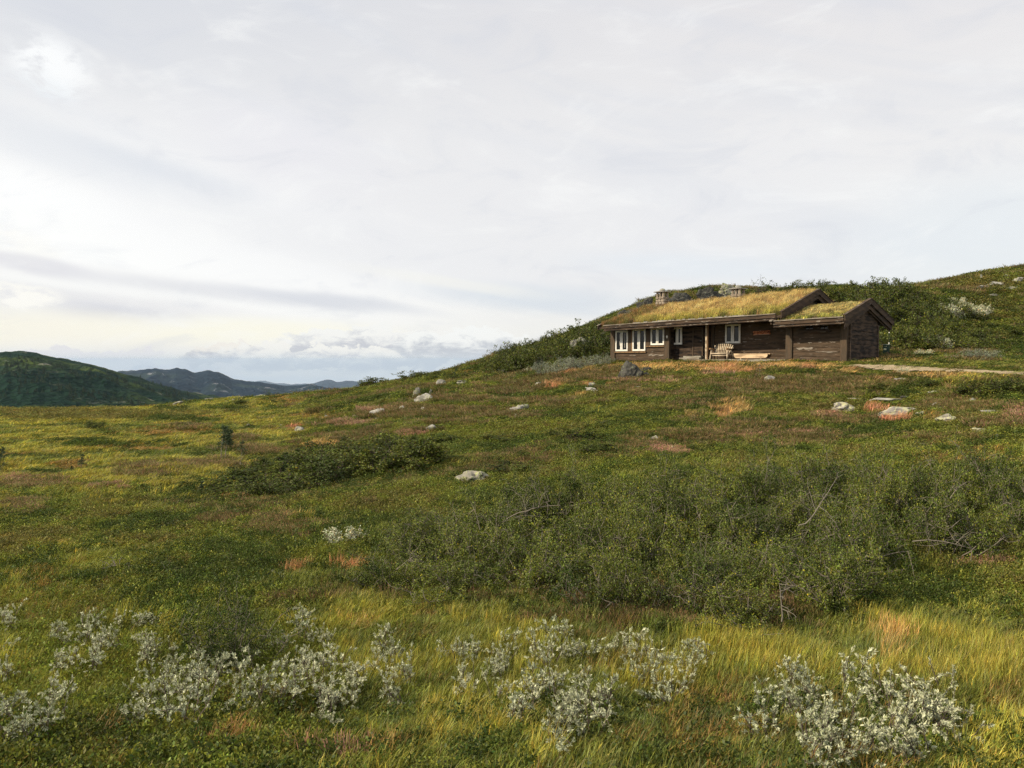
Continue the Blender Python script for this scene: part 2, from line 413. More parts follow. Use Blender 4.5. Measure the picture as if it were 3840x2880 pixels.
# ------------------------------------------------------------------ what grows where
KC = {'Y': (.305, .305, .046), 'G': (.120, .165, .026), 'Q': (.50, .255, .135), 'T': (.46, .33, .115), 'O': (.24, .175, .042), 'R': (.46, .26, .115),
      'H': (.20, .145, .068), 'P': (.36, .21, .145), 'S': (.058, .080, .014), 'M': (.158, .176, .027), 'D': (.160, .145, .038), 'L': (.190, .220, .034)}
KF = {'Q': 0, 'Y': 0, 'G': 0, 'T': 0, 'O': 0, 'R': 0, 'L': 0, 'H': 2, 'P': 2, 'S': 1, 'M': 1, 'D': 1}
PATCH = [  # centre and radii as seen in the photograph, kind, strength
 (350, 1555, 420, 22, 'D', .75), (330, 1640, 330, 14, 'Y', .8), (90, 1640, 140, 10, 'Y', .7), (640, 1612, 170, 18, 'O', .95), (700, 1605, 60, 8, 'H', .5),
 (480, 1600, 160, 10, 'G', .6), (230, 1690, 220, 14, 'Y', .85), (450, 1700, 180, 10, 'G', .8), (330, 1660, 120, 14, 'S', .6), (500, 1665, 160, 16, 'S', .55), (620, 1570, 60, 9, 'S', .8), (740, 1575, 75, 8, 'S', .8),
 (1070, 1505, 70, 9, 'O', .9), (1180, 1560, 150, 12, 'O', .7), (1000, 1575, 200, 12, 'Y', .7), (820, 1540, 160, 14, 'L', .7), (950, 1625, 160, 14, 'Y', .6), (1050, 1560, 60, 14, 'L', .5),
 (1200, 1590, 70, 12, 'L', .6), (850, 1530, 80, 10, 'S', .6), (650, 1535, 70, 12, 'S', .4),
 (780, 1745, 160, 20, 'H', .75), (960, 1690, 110, 16, 'H', .85), (900, 1650, 70, 12, 'H', .6), (560, 1780, 120, 16, 'H', .7), (520, 1755, 90, 14, 'H', .5), (130, 1820, 130, 26, 'H', .75), (60, 1800, 60, 14, 'P', .5), (60, 1900, 90, 26, 'H', .6), (420, 1830, 70, 14, 'P', .4),
 (1330, 1590, 110, 12, 'P', .8), (1430, 1560, 80, 16, 'H', .9), (1560, 1545, 160, 22, 'H', .85), (1400, 1540, 90, 9, 'P', .6), (1700, 1500, 150, 14, 'H', .7), (1540, 1628, 50, 12, 'P', .9), (1640, 1585, 60, 10, 'H', .6),
 (1780, 1545, 120, 14, 'H', .7), (1760, 1400, 90, 14, 'O', .7), (1900, 1470, 150, 12, 'H', .75), (2000, 1510, 130, 12, 'H', .6), (1950, 1560, 90, 12, 'H', .7), (1290, 1640, 110, 14, 'H', .6), (1200, 1670, 80, 10, 'T', .5),
 (2190, 1386, 72, 14, 'T', .95), (2120, 1398, 40, 10, 'R', .5), (2060, 1446, 44, 9, 'R', .55), (2195, 1450, 36, 9, 'R', .45), (2175, 1475, 16, 14, 'T', .8), (2280, 1446, 22, 7, 'R', .45), (2140, 1432, 28, 10, 'O', .8),
 (2480, 1375, 330, 16, 'T', .95), (2300, 1368, 80, 12, 'Y', .6), (2900, 1368, 300, 14, 'T', .9), (2720, 1385, 110, 18, 'T', .9), (2740, 1386, 70, 15, 'R', .7), (2826, 1392, 36, 7, 'R', .5), (2905, 1376, 54, 10, 'R', .65), (3022, 1376, 40, 12, 'R', .8), (2640, 1375, 40, 9, 'R', .2), (2680, 1400, 60, 10, 'P', .5),
 (3200, 1362, 140, 10, 'L', .6), (3400, 1348, 200, 14, 'O', .8), (3300, 1345, 90, 16, 'T', .6), (3700, 1365, 300, 12, 'L', .8), (3450, 1368, 160, 8, 'L', .8), (3150, 1385, 110, 12, 'T', .9), (3215, 1390, 30, 12, 'R', .7), (3300, 1425, 30, 10, 'R', .5), (3500, 1405, 160, 12, 'T', .8), (3640, 1430, 120, 14, 'Y', .5), (3560, 1410, 50, 12, 'O', .5),
 (2450, 1430, 150, 10, 'P', .45), (2350, 1460, 140, 14, 'H', .6), (2480, 1480, 120, 14, 'H', .7), (2560, 1420, 160, 14, 'D', .5), (2900, 1450, 260, 26, 'H', .55), (3150, 1440, 220, 40, 'H', .75), (3050, 1510, 200, 16, 'D', .6),
 (2750, 1530, 70, 26, 'T', .55), (2590, 1560, 16, 14, 'T', .7), (2720, 1560, 30, 14, 'R', .3), (2680, 1530, 30, 20, 'O', .5),
 (2400, 1665, 120, 34, 'H', .75), (2480, 1690, 80, 18, 'P', .7), (2330, 1700, 90, 18, 'H', .5), (2650, 1640, 220, 30, 'H', .6), (2830, 1600, 160, 26, 'H', .6), (2820, 1632, 80, 12, 'P', .75), (2990, 1640, 260, 34, 'H', .65), (3000, 1620, 60, 10, 'P', .55),
 (3130, 1560, 60, 14, 'P', .85), (3200, 1580, 110, 18, 'H', .6), (3350, 1640, 260, 16, 'H', .5), (3345, 1562, 50, 24, 'Q', .85), (3385, 1562, 20, 20, 'Q', .6), (3280, 1535, 26, 12, 'Q', .6), (3495, 1562, 40, 18, 'O', .9), (3650, 1520, 220, 40, 'H', .6), (3480, 1500, 160, 16, 'D', .6), (3350, 1515, 180, 14, 'M', .6),
 (3815, 1560, 30, 34, 'P', .8), (3720, 1590, 120, 20, 'H', .6), (3690, 1490, 20, 6, 'P', .8), (3680, 1600, 24, 8, 'P', .6), (3620, 1560, 70, 20, 'D', .6), (3750, 1750, 160, 50, 'D', .45), (3600, 1700, 200, 40, 'O', .35),
 (1111, 2150, 52, 20, 'R', .5), (1295, 2133, 52, 22, 'R', .5), (880, 1880, 30, 16, 'R', .55), (990, 1880, 34, 12, 'R', .4), (1098, 1602, 24, 12, 'Q', .95), (830, 1960, 70, 12, 'H', .8), (1060, 1980, 140, 40, 'H', .45), (1100, 1940, 60, 30, 'T', .3),
 (960, 1900, 110, 20, 'H', .4), (700, 1900, 120, 14, 'H', .3),
 (620, 1905, 100, 30, 'L', .75), (600, 1960, 140, 22, 'S', .9), (250, 2050, 330, 26, 'Y', .45), (420, 2110, 260, 40, 'L', .85), (500, 2030, 200, 16, 'D', .5), (170, 2030, 150, 14, 'O', .6), (150, 2250, 220, 90, 'O', .3),
 (1600, 1760, 300, 60, 'S', .5), (1700, 1680, 260, 30, 'S', .55), (2250, 1660, 120, 60, 'S', .7), (2700, 1480, 60, 26, 'S', .7), (2580, 1500, 90, 20, 'S', .6), (3400, 1470, 80, 26, 'S', .6), (3750, 1490, 120, 40, 'S', .7), (3250, 1620, 200, 34, 'S', .75), (2120, 1560, 130, 24, 'S', .5), (1850, 1620, 200, 24, 'M', .6),
 (1150, 1790, 260, 70, 'S', .75), (800, 1840, 200, 60, 'S', .6), (1000, 2150, 160, 40, 'S', .5), (700, 2150, 200, 60, 'S', .8), (900, 2200, 120, 60, 'S', .5), (300, 1850, 260, 40, 'M', .4), (1650, 1930, 160, 26, 'D', .5),
 (1400, 2300, 140, 60, 'Y', .8), (1500, 2250, 120, 40, 'L', .6), (1150, 2180, 120, 30, 'L', .6), (1330, 2350, 60, 40, 'T', .4), (880, 2330, 160, 90, 'G', .6),
 (850, 2770, 100, 40, 'T', .4), (850, 2790, 60, 30, 'R', .15), (1400, 2840, 70, 30, 'T', .5), (1140, 2820, 60, 20, 'P', .3), (1320, 2850, 50, 20, 'P', .3), (1750, 2700, 190, 60, 'Y', .8), (1650, 2620, 180, 40, 'L', .7), (1400, 2680, 260, 50, 'G', .6), (1900, 2800, 160, 50, 'G', .6), (550, 2700, 200, 70, 'G', .5), (200, 2780, 260, 60, 'M', .4), (120, 2850, 160, 40, 'S', .5),
 (2600, 2700, 110, 60, 'O', .5), (2620, 2740, 40, 26, 'R', .12), (2520, 2600, 120, 60, 'Y', .8), (2400, 2540, 160, 40, 'Y', .5), (2850, 2480, 200, 70, 'Y', .75), (3350, 2420, 60, 60, 'T', .5), (3500, 2530, 260, 50, 'Y', .6), (3770, 2560, 150, 110, 'Y', .8), (3790, 2640, 70, 60, 'O', .7), (3750, 2780, 160, 90, 'Y', .5), (2950, 2800, 200, 60, 'G', .5), (2750, 2760, 160, 40, 'O', .5), (3300, 2820, 300, 60, 'G', .5),
 (3650, 2080, 200, 90, 'D', .7), (3700, 2130, 110, 26, 'P', .25), (3350, 2220, 400, 70, 'S', .8), (3500, 2340, 300, 60, 'G', .6), (2050, 2300, 200, 40, 'G', .7),
 (3000, 1240, 900, 140, 'S', .7), (3560, 1150, 300, 60, 'S', .5), (3740, 1170, 160, 60, 'D', .45), (3650, 1060, 260, 30, 'D', .7), (3800, 1280, 120, 60, 'S', .6), (2000, 1360, 300, 60, 'S', .45), (1750, 1440, 150, 30, 'M', .6), (1900, 1330, 120, 20, 'H', .4),
]
def cover(x, y, z, rng):
    sx, sy = project(x, y, z)
    N = len(x)
    n1 = fbm(x / 2.6, y / 2.2, 31, 4) * 2; n2 = fbm(x / 1.1, y / 1.0, 47, 3) * 2; n3 = fbm(x / 6, y / 4.5, 53, 3) * 2
    w1 = fbm(sx / 60, sy / 22, 61, 3) * 2.2; w2 = fbm(sx / 19, sy / 8, 67, 2) * 1.4
    kinds = list(KC); ki = {k: i for i, k in enumerate(kinds)}
    k = np.full(N, ki['M'])
    u = rng.random(N)
    # slope: low shrubs with heather and some grass
    s1 = n1 + n2 * .6 + (u - .5) * .7
    k = np.where(s1 > .12, ki['S'], k); k = np.where(s1 < -.30, ki['D'], k); k = np.where(n3 + n2 * .5 + (u - .5) * .5 < -.38, ki['H'], k)
    gr = (rng.random(N) < .16); k = np.where(gr, ki['L'], k)
    # boggy field to the left
    left = sstep(1350, 950, sx + (sy - 1600) * .6 + w1 * 120) * sstep(1950, 1780, sy + w1 * 60)
    f1 = n1 + .5 * n3 + (u - .5) * .5
    kl = np.where(f1 > .12, ki['Y'], np.where(f1 > -.22, ki['L'], np.where(f1 > -.48, ki['G'], ki['S'])))
    kl = np.where(n3 - n2 * .4 < -.42, ki['O'], kl)
    k = np.where(rng.random(N) < left, kl, k)
    # long grass in the dip in front
    edge = 2330 + 40 * np.sin(sx / 310.) + w1 * 60 - 90 * sstep(900, 1300, sx) * sstep(2100, 1600, sx) - 130 * sstep(700, 200, sx)
    fore = sstep(-40, 50, sy - edge)
    f2 = n2 + (u - .5) * .8 + w1 * .4
    lf = sstep(1350, 1000, sx)
    kf = np.where(f2 > .42 + .3 * lf, ki['Y'], np.where(f2 > -.12 + .2 * lf, ki['L'], np.where(f2 > -.62, ki['G'], ki['O'])))
    kf = np.where((rng.random(N) < .35 * lf), ki['M'], kf)
    kf = np.where((rng.random(N) < .22) & (sy > 2640), ki['S'], kf)
    k = np.where(rng.random(N) < fore, kf, k)
    for px, py, rx, ry, kk, st in PATCH:
        near = (np.abs(sx - px) < rx * 1.8) & (np.abs(sy - py) < ry * 1.8)
        if not near.any(): continue
        i = np.nonzero(near)[0]
        d = np.sqrt(((sx[i] - px) / rx) ** 2 + ((sy[i] - py) / ry) ** 2) + (w1[i] + w2[i]) * .55
        p = sstep(1.32, .45, d) * st
        hit = rng.random(len(i)) < p
        k[i[hit]] = ki[kk]
    table = np.array([KC[q] for q in kinds]); forms = np.array([KF[q] for q in kinds])
    c = table[k]
    b = np.exp((rng.random((N, 1)) - .5) * .55 + n2[:, None] * .28)
    hue = 1 + (rng.random((N, 3)) - .5) * .18
    c = np.clip(c * b * hue, 0.008, .7)
    return k, forms[k], c, ki, sx, sy

# ------------------------------------------------------------------ ground sheet
th_in = np.radians(np.linspace(-50, 50, 420)); th_out = np.radians(np.concatenate([np.linspace(52, 180, 40), np.linspace(-180, -52, 40)[1:]]))
TH = np.concatenate([th_in, th_out]); nT = len(TH)
RR = np.concatenate([np.exp(np.linspace(math.log(.6), math.log(190), 360)), np.exp(np.linspace(math.log(200), math.log(32000), 50))])
rg, tg = np.meshgrid(RR, TH, indexing='ij')
gx = (rg * np.sin(tg)).ravel(); gy = (rg * np.cos(tg) - 3).ravel()
gz = H(gx, gy)
rng = np.random.default_rng(3)
nR = len(RR)
i, j = np.meshgrid(np.arange(nR - 1), np.arange(nT), indexing='ij'); j2 = (j + 1) % nT
quads = np.stack([(i * nT + j).ravel(), (i * nT + j2).ravel(), ((i + 1) * nT + j2).ravel(), ((i + 1) * nT + j).ravel()], 1)
cen = len(gx)
gx = np.append(gx, 0); gy = np.append(gy, -3); gz = np.append(gz, H(0, -3)[0])
tri = np.stack([np.full(nT, cen), (np.arange(nT) + 1) % nT, np.arange(nT)], 1)
ok_ = gy > 1
gcol = np.tile(np.array([[.07, .075, .022]]), (len(gx), 1))
_, _, cc, _, _, _ = cover(gx[ok_], gy[ok_], gz[ok_], rng)
rr_ = np.hypot(gx[ok_], gy[ok_])[:, None]
far_ = sstep(180, 320, rr_)
gcol[ok_] = cc * .62 * (1 - far_) + np.array([[.035, .05, .02]]) * far_
ground_me = npmesh('ground', np.stack([gx, gy, gz], 1), [quads[:, ::-1], tri], var=gcol, smooth=True)
t = NT('heath_ground')
va = t.n('ShaderNodeAttribute', attribute_type='GEOMETRY', attribute_name='var').outputs['Color']
p_ = t.pos()
nz = t.noise(p_, 3.5, 6, .65); nz2 = t.noise(p_, .6, 4, .6)
col = t.mix(t.math('MULTIPLY', t.ramp(nz, .42, .62), .7), va, t.mix(.5, va, (.055, .035, .02)))
col = t.mix(t.math('MULTIPLY', t.ramp(nz2, .5, .7), .3), col, (.05, .07, .02))
t.pbr(col, .95, t.bump(t.math('ADD', nz, t.math('MULTIPLY', nz2, .6)), .8, .12), .05)
ground = link('ground', ground_me, None, [t.m]); tag(ground, kind='structure')

# ------------------------------------------------------------------ gravel track
tr_pts = [(3195, 1372), (3300, 1378), (3400, 1384), (3520, 1390), (3640, 1396), (3840, 1408), (4100, 1430)]
tw = [ground_at(*p) for p in tr_pts]
tw = [Vector((v.x, v.y, 0)) for v in tw]
def catmull(pts, n):
    P = [pts[0] * 2 - pts[1]] + pts + [pts[-1] * 2 - pts[-2]]; out = []
    for k_ in range(1, len(P) - 2):
        for q in range(n):
            s_ = q / n; p0, p1, p2, p3 = P[k_ - 1:k_ + 3]
            out.append(0.5 * ((2 * p1) + (p2 - p0) * s_ + (2 * p0 - 5 * p1 + 4 * p2 - p3) * s_ * s_ + (3 * p1 - p0 - 3 * p2 + p3) * s_ ** 3))
    out.append(pts[-1]); return out
tw = catmull(tw, 24)
TRK = np.array([[v.x, v.y] for v in tw])
rows = []
for k_, v in enumerate(tw):
    a_ = tw[max(k_ - 1, 0)]; b_ = tw[min(k_ + 1, len(tw) - 1)]; d_ = (b_ - a_).normalized(); nrm = Vector((-d_.y, d_.x, 0))
    hw = .95 * (0.35 + .65 * min(1, k_ / 30)) + .18 * math.sin(k_ * .9)
    for q in np.linspace(-1, 1, 15): rows.append((v.x + nrm.x * hw * q, v.y + nrm.y * hw * q))
rows = np.array(rows); rz = H(rows[:, 0], rows[:, 1]) + 0.05
n_ = len(tw); i, j = np.meshgrid(np.arange(n_ - 1), np.arange(14), indexing='ij'); i = i.ravel(); j = j.ravel()
tq = np.stack([i * 15 + j, i * 15 + j + 1, (i + 1) * 15 + j + 1, (i + 1) * 15 + j], 1)
tme = npmesh('gravel_track', np.column_stack([rows, rz]), tq, smooth=True)
t = NT('gravel'); p_ = t.pos(); v1 = t.vor(p_, 28); n4 = t.noise(p_, 1.3, 5, .6)
c_ = t.mix(t.ramp(n4, .35, .65), (.26, .19, .105), (.42, .33, .20)); c_ = t.mix(t.math('MULTIPLY', v1, .8, True), c_, (.48, .39, .26))
t.pbr(c_, .95, t.bump(v1, .6, .03), .1)
track = link('path', tme, None, [t.m]); tag(track, kind='structure')
if Vector(track.data.polygons[0].normal).z < 0: track.data.flip_normals()

# ------------------------------------------------------------------ clump meshes for the ground cover
def grass_proto(name, seed, nb, w, lean=.45, segs=3, tipc=(1.25, 1.05, .8)):
    r = np.random.default_rng(seed)
    ang_ = r.random(nb) * 6.283; rad = np.sqrt(r.random(nb)) * .5
    root = np.stack([rad * np.cos(ang_), rad * np.sin(ang_), np.full(nb, -.08)], 1)
    h = .55 + .5 * r.random(nb)
    bend = np.stack([lean * h * (.4 + r.random(nb)) + r.normal(0, .14, nb), r.normal(0, .2, nb), np.zeros(nb)], 1)
    fa = r.random(nb) * 3.1416; side = np.stack([np.cos(fa), np.sin(fa), np.zeros(nb)], 1)
    V = []; C = []
    tone = np.exp(r.normal(0, .40, nb)); dry = r.random(nb) < .25
    for s_ in range(segs):
        q = s_ / segs
        c = root + bend * q ** 1.8 + np.array([0, 0, 1]) * (h * q)[:, None]
        ww = w * (1 - .55 * q)
        V += [c - side * ww, c + side * ww]
        cc_ = np.stack([tone, tone, tone], 1) * (.8 + .3 * q)
        cc_[dry] *= np.array([1.35, 1.0, .9]); C += [cc_, cc_]
    V.append(root + bend + np.array([0, 0, 1]) * (h * .93)[:, None]); cc_ = np.stack([tone] * 3, 1) * np.array(tipc); C.append(cc_)
    V = np.stack(V, 1).reshape(-1, 3); C = np.stack(C, 1).reshape(-1, 3)
    m = segs * 2 + 1; b = np.arange(nb) * m
    Q = np.concatenate([np.stack([b + 2 * s_, b + 2 * s_ + 1, b + 2 * s_ + 3, b + 2 * s_ + 2], 1) for s_ in range(segs - 1)]) if segs > 1 else np.zeros((0, 4), int)
    T = np.stack([b + 2 * segs - 2, b + 2 * segs - 1, b + 2 * segs], 1)
    return npmesh(name, V, [Q, T], var=C)
def leaf_quads(pos, size, r, up=.5, aspect=.6, axis=None):
    n = len(pos)
    nrm = unit(r.normal(0, 1, (n, 3)) + np.array([0, 0, up]))
    a = r.normal(0, 1, (n, 3)) if axis is None else axis + r.normal(0, .25, (n, 3))
    a = unit(a - nrm * (a * nrm).sum(1, keepdims=True)); b = np.cross(nrm, a)
    s = np.asarray(size)[:, None] if np.ndim(size) else size
    V = np.stack([pos, pos + a * s * .5 + b * s * aspect * .5, pos + a * s, pos + a * s * .5 - b * s * aspect * .5], 1).reshape(-1, 3)
    k_ = np.arange(n) * 4
    return V, np.stack([k_, k_ + 1, k_ + 2, k_ + 3], 1)
def shrub_proto(name, seed, nl, size):
    r = np.random.default_rng(seed)
    d = unit(r.normal(0, 1, (nl, 3))); d[:, 2] = np.abs(d[:, 2]); rad = .5 * (.45 + .6 * r.random(nl) ** .6)
    lump = 1 + .35 * np.sin(d[:, 0] * 7 + seed) * np.sin(d[:, 1] * 6 + seed * 2)
    pos = d * (rad * lump)[:, None]; pos[:, 2] -= .04
    V, F = leaf_quads(pos, size * (.6 + .8 * r.random(nl)), r, .6)
    tone = np.exp(r.normal(0, .33, nl)); C = np.repeat(np.stack([tone * (1 + r.normal(0, .1, nl)), tone, tone * .9], 1), 4, 0)
    return npmesh(name, V, F, var=C)
def heather_proto(name, seed, ns, w):
    r = np.random.default_rng(seed); a = r.random(ns) * 6.28; q = np.sqrt(r.random(ns)) * .5
    root = np.stack([q * np.cos(a), q * np.sin(a), np.full(ns, -.05)], 1)
    tip = root * 1.25 + np.stack([.15 + r.normal(0, .12, ns), r.normal(0, .12, ns), .45 + .35 * r.random(ns)], 1)
    V = []; C = []
    fa = r.random(ns) * 3.14; side = np.stack([np.cos(fa), np.sin(fa), np.zeros(ns)], 1)
    tone = np.exp(r.normal(0, .3, ns))[:, None]; flower = (r.random(ns) < .6)[:, None]
    for s_, ww, cgreen, cpink in ((0, .5, (.5, .75, .4), (.5, .75, .4)), (.45, 1.1, (.55, .9, .4), (.8, .9, .7)), (1., .5, (.7, 1.0, .5), (1.5, 1.25, 1.4))):
        c = root * (1 - s_) + tip * s_
        V += [c - side * w * ww, c + side * w * ww]; cc_ = np.where(flower, np.array(cpink), np.array(cgreen)) * tone; C += [cc_, cc_]
    V = np.stack(V, 1).reshape(-1, 3); C = np.stack(C, 1).reshape(-1, 3); b = np.arange(ns) * 6
    F = np.concatenate([np.stack([b, b + 1, b + 3, b + 2], 1), np.stack([b + 2, b + 3, b + 5, b + 4], 1)])
    return npmesh(name, V, F, var=C)
def proto_collection(name, meshes, mat):
    c = bpy.data.collections.new(name)
    for k_, me in enumerate(meshes):
        me.materials.append(mat); o = bpy.data.objects.new(f"{name}_{k_:02d}", me); c.objects.link(o)
    return c
C_GN = proto_collection('long_grass_tufts', [grass_proto(f'gn{i}', 100 + i, 46, .012, .30) for i in range(5)], M_GRASS)
C_GF = proto_collection('short_grass_tufts', [grass_proto(f'gf{i}', 200 + i, 30, .028, .4, 2) for i in range(4)], M_GRASS)
C_SH = proto_collection('low_shrub_clumps', [shrub_proto(f'sh{i}', 300 + i, 150, .11) for i in range(5)], M_COVER)
C_HE = proto_collection('heather_clumps', [heather_proto(f'he{i}', 400 + i, 90, .014) for i in range(4)], M_COVER)

def gn_group(coll):
    g = bpy.data.node_groups.new('scatter_' + coll.name, 'GeometryNodeTree')
    g.interface.new_socket('Geometry', in_out='INPUT', socket_type='NodeSocketGeometry')
    g.interface.new_socket('Geometry', in_out='OUTPUT', socket_type='NodeSocketGeometry')
    N = g.nodes; L = g.links
    i_ = N.new('NodeGroupInput'); o_ = N.new('NodeGroupOutput')
    ci = N.new('GeometryNodeCollectionInfo'); ci.inputs['Collection'].default_value = coll
    ci.inputs['Separate Children'].default_value = True; ci.inputs['Reset Children'].default_value = True
    iop = N.new('GeometryNodeInstanceOnPoints'); iop.inputs['Pick Instance'].default_value = True
    def na(name, ty):
        n = N.new('GeometryNodeInputNamedAttribute'); n.data_type = ty; n.inputs['Name'].default_value = name; return n.outputs['Attribute']
    L.new(i_.outputs[0], iop.inputs['Points']); L.new(ci.outputs[0], iop.inputs['Instance'])
    L.new(na('pick', 'INT'), iop.inputs['Instance Index'])
    L.new(na('rot', 'FLOAT_VECTOR'), iop.inputs['Rotation']); L.new(na('scl', 'FLOAT_VECTOR'), iop.inputs['Scale'])
    L.new(iop.outputs[0], o_.inputs[0])
    return g
def scatter(name, coll, P, colr_, scl, rot, rng, parent=None):
    n = len(P)
    me = bpy.data.meshes.new(name)
    me.vertices.add(n); me.vertices.foreach_set('co', np.asarray(P, np.float32).ravel())
    a = me.attributes.new('col', 'FLOAT_COLOR', 'POINT'); v = np.ones((n, 4), np.float32); v[:, :3] = colr_; a.data.foreach_set('color', v.ravel())
    a = me.attributes.new('rot', 'FLOAT_VECTOR', 'POINT'); a.data.foreach_set('vector', np.asarray(rot, np.float32).ravel())
    a = me.attributes.new('scl', 'FLOAT_VECTOR', 'POINT'); a.data.foreach_set('vector', np.asarray(scl, np.float32).ravel())
    a = me.attributes.new('pick', 'INT', 'POINT'); a.data.foreach_set('value', rng.integers(0, len(coll.objects), n).astype(np.int32))
    o = bpy.data.objects.new(name, me); COL.objects.link(o)
    if parent is not None: o.parent = parent
    m = o.modifiers.new('scatter', 'NODES'); m.node_group = gn_group(coll)
    return o
# ------------------------------------------------------------------ the cabin
Q = 0.70710678
def F(sx, sy, d):
    """point of the cabin-local vertical plane y = d seen in a given direction -> (x, z)"""
    r_ = ray(sx, sy); Y = (d / Q + 60.93) / (r_.x + 1.0); X = r_.x * Y
    return Q * (X - 18.93) - Q * (Y - 42), r_.z * Y
class MB:
    """collects solids into one mesh"""
    def __init__(s): s.v = []; s.f = []
    def hexa(s, p):            # p: 8 points, bottom 4 then top 4 (counter-clockwise from above)
        b = len(s.v); s.v += [tuple(q) for q in p]
        for f in ((3, 2, 1, 0), (4, 5, 6, 7), (0, 1, 5, 4), (1, 2, 6, 5), (2, 3, 7, 6), (3, 0, 4, 7)): s.f.append(tuple(b + k for k in f))
    def box(s, x0, x1, y0, y1, z0, z1):
        s.hexa([(x0, y0, z0), (x1, y0, z0), (x1, y1, z0), (x0, y1, z0), (x0, y0, z1), (x1, y0, z1), (x1, y1, z1), (x0, y1, z1)])
    def slab(s, a, b, c, d, th):      # a,b front edge (left,right), c,d rear edge (right,left); top surface, thickness downwards
        dn = Vector((0, 0, -th)); t4 = [Vector(q) for q in (a, b, c, d)]
        s.hexa([q + dn for q in t4] + t4)
    def prism(s, poly, x0, x1):       # poly in (y,z), extruded along x
        b = len(s.v); n = len(poly)
        s.v += [(x0, y, z) for y, z in poly] + [(x1, y, z) for y, z in poly]
        s.f.append(tuple(b + k for k in range(n))[::-1]); s.f.append(tuple(b + n + k for k in range(n)))
        for k in range(n): s.f.append((b + k, b + (k + 1) % n, b + n + (k + 1) % n, b + n + k))
    def prismxz(s, poly, y0, y1):
        b = len(s.v); n = len(poly)
        s.v += [(x, y0, z) for x, z in poly] + [(x, y1, z) for x, z in poly]
        s.f.append(tuple(b + k for k in range(n))); s.f.append(tuple(b + n + k for k in range(n))[::-1])
        for k in range(n): s.f.append((b + n + k, b + n + (k + 1) % n, b + (k + 1) % n, b + k))
    def tube(s, pts, rad, n=8, cap=True):
        pts = [Vector(p) for p in pts]; rad = rad if isinstance(rad, (list, tuple)) else [rad] * len(pts); b = len(s.v)
        for k, p in enumerate(pts):
            d = (pts[min(k + 1, len(pts) - 1)] - pts[max(k - 1, 0)]).normalized()
            u = d.cross(Vector((0, 0, 1)) if abs(d.z) < .9 else Vector((1, 0, 0))).normalized(); w = d.cross(u)
            for q in range(n):
                a = 6.28318 * q / n; s.v.append(tuple(p + (u * math.cos(a) + w * math.sin(a)) * rad[k]))
        for k in range(len(pts) - 1):
            for q in range(n): s.f.append((b + k * n + q, b + k * n + (q + 1) % n, b + (k + 1) * n + (q + 1) % n, b + (k + 1) * n + q))
        if cap: s.f.append(tuple(b + q for q in range(n))[::-1]); s.f.append(tuple(b + (len(pts) - 1) * n + q for q in range(n)))
    def build(s, name, mat, parent=None, smooth=False, bevel=0.0):
        me = bpy.data.meshes.new(name); me.from_pydata(s.v, [], s.f); me.materials.append(mat); me.update()
        bm = bmesh.new(); bm.from_mesh(me); bmesh.ops.recalc_face_normals(bm, faces=bm.faces)
        bm.to_mesh(me); bm.free()
        if smooth: me.polygons.foreach_set('use_smooth', [True] * len(me.polygons))
        o = bpy.data.objects.new(name, me); COL.objects.link(o)
        if parent is not None: o.parent = parent
        if bevel: m = o.modifiers.new('bevel', 'BEVEL'); m.width = bevel; m.segments = 1
        return o
def wood(name, c1, c2, worn=(.36, .32, .27), wear=.66, axis='x', spec=.15):
    t = NT(name); o_ = t.obj()
    sc_ = {'x': (1.2, 9, 22), 'z': (22, 9, 1.2), 'y': (9, 1.2, 22)}[axis]
    g = t.noise(t.mapping(o_, sc_), 2.2, 6, .65); b = t.noise(t.mapping(o_, (.6, .6, 3.2) if axis != 'z' else (3, .6, .6)), 2.0, 3)
    c = t.mix(t.ramp(g, .3, .7), c1, c2); c = t.mix(t.ramp(b, .4, .62), c, t.mix(.6, c, (.12, .08, .052)))
    if wear is not None:
        w = t.noise(t.mapping(o_, (1.1, 2, 7) if axis != 'z' else (7, 2, 1.1)), 1.9, 5, .6)
        c = t.mix(t.math('MULTIPLY', t.ramp(w, wear, wear + .035), t.ramp(g, .35, .6)), c, worn)
    return t.pbr(c, .85, t.bump(g, .5, .01), spec)
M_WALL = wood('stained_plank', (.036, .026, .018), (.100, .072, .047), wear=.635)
M_WALLD = wood('dark_stained_plank', (.012, .010, .009), (.036, .028, .023), wear=.70)  # darker copy of the wall plank, shade of the side faces in its colour
M_DOOR = wood('porch_shade_plank', (.008, .007, .007), (.022, .018, .016), wear=None)  # near-black for door and porch wall; shade of the recess is painted in
M_POST = wood('stained_post', (.052, .040, .028), (.105, .080, .056), wear=.72, axis='z')
M_POSTN = wood('new_wood', (.20, .115, .055), (.34, .22, .12), wear=None, axis='z')
M_BARGE = wood('barge_wood', (.035, .026, .020), (.075, .056, .044), worn=(.22, .2, .18), wear=.66, axis='y')
M_RIM = wood('weathered_rim', (.18, .15, .12), (.40, .36, .30), worn=(.05, .04, .03), wear=.60)
M_FASCIA = wood('fascia', (.030, .022, .017), (.065, .047, .036), worn=(.34, .30, .25), wear=.60)
M_DECK = wood('deck_board', (.22, .20, .16), (.40, .38, .31), worn=(.12, .1, .08), wear=.6)
M_PALE = wood('peeled_log', (.55, .44, .30), (.74, .63, .47), wear=None)
M_BENCH = wood('new_bench', (.62, .44, .26), (.76, .58, .38), wear=None)
t = NT('window_paint'); nz = t.noise(t.obj(), 6, 4)
M_WHITE = t.pbr(t.mix(t.ramp(nz, .35, .7), (.80, .77, .69), (.90, .88, .82)), .6)
t = NT('window_glass'); M_GLASS = t.pbr((.004, .005, .005), .05, None, .3)
t = NT('curtain'); M_CURT = t.pbr((.4, .38, .33), .9)
t = NT('flat_stone'); nz = t.noise(t.obj(), 5, 5)
